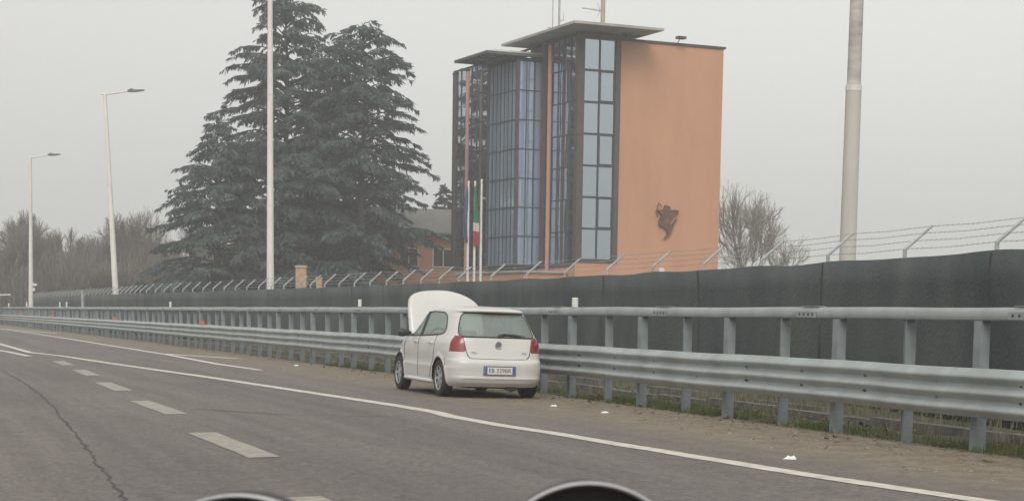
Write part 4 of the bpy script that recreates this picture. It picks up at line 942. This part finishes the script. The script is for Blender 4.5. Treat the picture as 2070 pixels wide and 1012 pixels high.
MB().tube([(0, ye+.012, em_z), (0, ye+.004, em_z)], em_r, 24).build('emblem_disc', mat('emblem_ground', (.20, .20, .21), .4, .4, .1, 5), tg)
pz, py = .455, .005
pl = MB().box((-.26, py-.012, pz-.056), (.26, py+.03, pz+.056)).build('plate', mat('plate_white', (.62, .61, .58), .5, 0, .05, 4), bumper)
MB().box((-.275, py-.010, pz-.07), (.275, py+.028, pz-.058)).box((-.275, py-.010, pz+.058), (.275, py+.028, pz+.074)).box((-.275, py-.010, pz-.058), (-.262, py+.028, pz+.058)).box((.262, py-.010, pz-.058), (.275, py+.028, pz+.058)).build('plate_holder', mat('plate_holder', (.12, .115, .10), .6), bumper)
blue = mat('plate_blue', (.04, .09, .42), .5, 0, .05, 4)
MB().box((-.258, py-.0145, pz-.054), (-.215, py-.0121, pz+.054)).box((.215, py-.0145, pz-.054), (.258, py-.0121, pz+.054)).build('plate_band', blue, bumper)
inkm = mat('plate_ink', (.10, .11, .10), .6)
RX = Matrix.Rotation(R(90), 4, 'X')
text_mesh('EB 329BR', .098, 'plate_lettering', inkm, bumper, Matrix.Translation((0, py-.0145, pz)) @ RX)
for x_, tx, sz in ((-.42, 'Polo', .05), (.44, 'TDI', .045)): text_mesh(tx, sz, 'badge', chrome, tg, Matrix.Translation((x_, rear_y(x_, .735)-.004, .735)) @ Matrix.Rotation(R(-4 if x_ < 0 else 4), 4, 'Z') @ RX, .003)
# bonnet: hinged under the windscreen, raised; a crowned panel with rounded front corners and a turned edge
bn = MB(); NU, NV = 28, 22; Lh = .86; th0 = R(58)
def bonnet(u, v_):     # u -1..1 across, v 0..1 from the hinge to the front edge
    w_ = .70-.01*v_-.05*v_**5; edge = Lh*(1-.09*abs(u)**2.4-.10*abs(u)**9-.13*max(0, u)**1.6); d = v_*edge; x_ = u*w_
    crown = .045*(1-u*u)*(.4+.6*v_)+.07*math.sin(v_*math.pi*.55)
    lip = .03*max(0, abs(u)-.93)/.07+.045*max(0, v_-.93)/.07
    return Vector((x_, 2.955+d*math.cos(th0)-(crown-lip)*math.sin(th0), .985+d*math.sin(th0)+(crown-lip)*math.cos(th0)))
for j in range(NV+1):
    for i in range(NU+1): bn.v.append(tuple(bonnet(-1+2*i/NU, j/NV)))
for j in range(NV):
    for i in range(NU): q = j*(NU+1)+i; bn.f.append((q, q+1, q+NU+2, q+NU+1))
bo = bn.build('bonnet', paint, car, True); md = bo.modifiers.new('t', 'SOLIDIFY'); md.thickness = .022; md.offset = -1
MB().tube([(.6, 3.6, .8), (.52, 3.25, 1.55)], .008, 5).build('bonnet_stay', black_p, car)
# engine bay, underbody, arch liners, interior
MB().box((-.66, 3.0, .45), (.66, 3.8, .70)).box((-.40, 3.15, .70), (.25, 3.6, .80)).build('engine', trim, car)
MB().box((-.68, .25, .20), (.68, 3.75, .26)).build('underbody', black_p, car)
MB().tube([(.25, .30, .22), (.25, .12, .2)], .09, 8).box((-.45, .35, .16), (.45, .9, .2)).build('exhaust', black_p, car)
ln = MB()
for c in (.72, 3.19):
    for sg in (-1, 1):
        pts = [(c+.35*math.cos(t), .30+.35*math.sin(t)) for t in np.linspace(-.15, math.pi+.15, 22)]; k = len(ln.v)
        for (yy, z_) in pts: ln.v += [(sg*.52, yy, z_), (sg*.812, yy, z_)]
        for i in range(len(pts)-1): ln.f.append((k+2*i, k+2*i+1, k+2*i+3, k+2*i+2))
        ln.box((min(sg*.5, sg*.51), c-.34, .2), (max(sg*.5, sg*.51), c+.34, .64))
ln.build('arch_liner', rubber, car)
MB().box((-.70, .42, .26), (.70, 2.95, .34)).box((-.745, .6, .34), (-.70, 2.9, .90)).box((.70, .6, .34), (.745, 2.9, .90)).box((-.66, .36, .5), (.66, .70, .90)).build('cabin_trim', trim, car)
MB().box((-.68, 2.45, .70), (.68, 2.85, .96)).tube([(-.36+.17*math.cos(t), 2.30, .92+.17*math.sin(t)) for t in np.linspace(0, 6.283, 20)], .013, 5).build('dashboard', trim, car)
for x_, yy, hh_ in ((-.36, 1.62, 1), (.36, 1.62, 1), (-.36, .78, .93), (.36, .78, .93)):
    s = MB(); s.obox((x_-.25, yy, .42), (.5, 0, 0), (0, .12, 0), (0, -.16, .50*hh_)).box((x_-.25, yy+.05, .36), (x_+.25, yy+.5, .48))
    s.obox((x_-.13, yy-.17, .95*hh_), (.26, 0, 0), (0, .08, 0), (0, -.03, .19)); s.tube([(x_-.05, yy-.13, .88*hh_), (x_-.05, yy-.14, .97*hh_)], .008, 4).build('seat', mat('seat_cloth', (.09, .092, .095), .9, 0, .15, 6), car)
for c, side_list in ((.72, (-1, 1)), (3.19, (-1, 1))):
    for sg in side_list:
        wh = empty('wheel', (sg*.735, c, .297)); wh.parent = car
        prof = [(-.09, .20), (-.095, .26), (-.085, .288), (-.06, .299), (.06, .299), (.085, .288), (.095, .26), (.092, .20)]; m = MB(); n = 40
        for (x_, r_) in prof:
            for j in range(n): t = 2*math.pi*j/n; m.v.append((x_, r_*math.cos(t), r_*math.sin(t)))
        for i in range(len(prof)-1):
            for j in range(n): m.f.append((i*n+j, i*n+(j+1) % n, i*n+n+(j+1) % n, i*n+n+j))
        m.f.append(tuple(range(n)) if sg > 0 else tuple(range((len(prof)-1)*n, len(prof)*n))); m.build('tyre', rubber, wh, True)
        rm = MB(); xo = sg*.080; rr = [(i*math.pi*2/36) for i in range(37)]
        rm.tube([(xo, .190*math.cos(t), .190*math.sin(t)) for t in rr], .013, 6, cap=False)
        rm.tube([(xo-sg*.04, 0, 0), (xo+sg*.004, 0, 0)], .052, 16); rm.tube([(xo-sg*.055, 0, 0), (xo-sg*.05, 0, 0)], .19, 30)
        for k in range(7):
            t = k*2*math.pi/7; c1, s1 = math.cos(t), math.sin(t); p = Vector((0, -s1, c1)); q = Vector((0, c1, s1))
            rm.obox(Vector((xo-sg*.035, 0, 0))+q*.04-p*.024, q*.148, p*.048, (sg*.035, 0, 0))
        rm.build('rim', rim_m, wh)
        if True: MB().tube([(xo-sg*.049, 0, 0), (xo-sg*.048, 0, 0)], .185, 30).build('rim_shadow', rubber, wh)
MB().tube([(0, .62, 1.455), (0, .50, 1.47), (0, .40, 1.58)], [.012, .008, .003], 5).build('roof_aerial', black_p, car) if False else None


# ------------------------------------------------------------------ instrument pods of the vehicle the picture was taken from
ip = empty('instrument_panel', (0, .95, CAMH-.30)); tag(ip, 'dark instrument panel with two round silver rimmed gauges at the bottom edge', 'instrument panel')
shell = mat('dash_plastic', (.012, .013, .015), .6, 0, .2, 30); silver = mat('gauge_rim', (.52, .52, .52), .38, .35, .05, 10); dialm = mat('dial_face', (.006, .006, .007), .5)
for (x, ztop, rr) in ((.0364, -.0787, .0500), (-.1262, -.0868, .0555)):
    cx, cz, cy = x, CAMH+ztop-rr, .80
    g_ = MB(); n = 72
    prof = [(0, rr-.0012), (-.006, rr-.0008), (-.008, rr-.0016), (-.006, rr-.0026), (.0, rr-.0034)]
    for (dy, r_) in prof:
        for j in range(n): t = 2*math.pi*j/n; g_.v.append((cx+r_*math.cos(t), cy+dy, cz+r_*math.sin(t)))
    for i in range(len(prof)-1):
        for j in range(n): g_.f.append((i*n+j, i*n+(j+1) % n, i*n+n+(j+1) % n, i*n+n+j))
    gr = place(g_.build('gauge_rim', silver, None, True), ip)
    pod = MB(); prof = [(.0, rr-.0015), (.03, rr-.003), (.05, rr-.008)]
    for (dy, r_) in prof:
        for j in range(n): t = 2*math.pi*j/n; pod.v.append((cx+r_*math.cos(t), cy+dy, cz+r_*math.sin(t)))
    for i in range(len(prof)-1):
        for j in range(n): pod.f.append((i*n+j, i*n+(j+1) % n, i*n+n+(j+1) % n, i*n+n+j))
    pod.f.append(tuple(range(2*n, 3*n)))
    place(pod.build('gauge_housing', shell, None, True), ip)
    fc = MB(); fc.v = [(cx+(rr-.0035)*math.cos(2*math.pi*j/n), cy+.012, cz+(rr-.0035)*math.sin(2*math.pi*j/n)) for j in range(n)]; fc.f = [tuple(range(n))]
    dl = place(fc.build('dial', dialm), ip)
pb = MB(); zc = CAMH-.150
for (yy, zt, zb) in ((.82, zc, zc-.16), (.9, zc+.005, zc-.25), (1.05, zc-.01, zc-.3), (1.2, zc-.05, zc-.3)):
    for xx in (-.34, -.30, -.02, .16, .2): pb.v.append((xx, yy, zt-(.05 if xx in (-.34, .2) else 0)))
    for xx in (.2, -.34): pb.v.append((xx, yy, zb))
for i in range(3):
    for j in range(7): pb.f.append((i*7+j, i*7+(j+1) % 7, i*7+7+(j+1) % 7, i*7+7+j))
pb.f.append(tuple(range(7))[::-1]); pb.f.append(tuple(range(21, 28)))
place(pb.build('panel_body', shell), ip)
place(MB().tube([(-.05, 1.1, CAMH-.40), (-.05, 1.25, -.1+CAMH-.6), (-.05, 1.35, .02)], .05, 10).build('panel_support', shell), ip)

# ------------------------------------------------------------------ haze
hz = MB().box((-700, -300, -13), (700, 1000, 60)).build('haze', bpy.data.materials.new('haze_air')); hm = hz.data.materials[0]; hm.use_nodes = True
n = hm.node_tree; n.nodes.remove(n.nodes['Principled BSDF']); pv = n.nodes.new('ShaderNodeVolumePrincipled')
pv.inputs['Color'].default_value = (.93, .95, .96, 1); pv.inputs['Density'].default_value = .0014; pv.inputs['Anisotropy'].default_value = .1
n.links.new(pv.outputs[0], n.nodes['Material Output'].inputs['Volume']); tag(hz, kind='stuff')
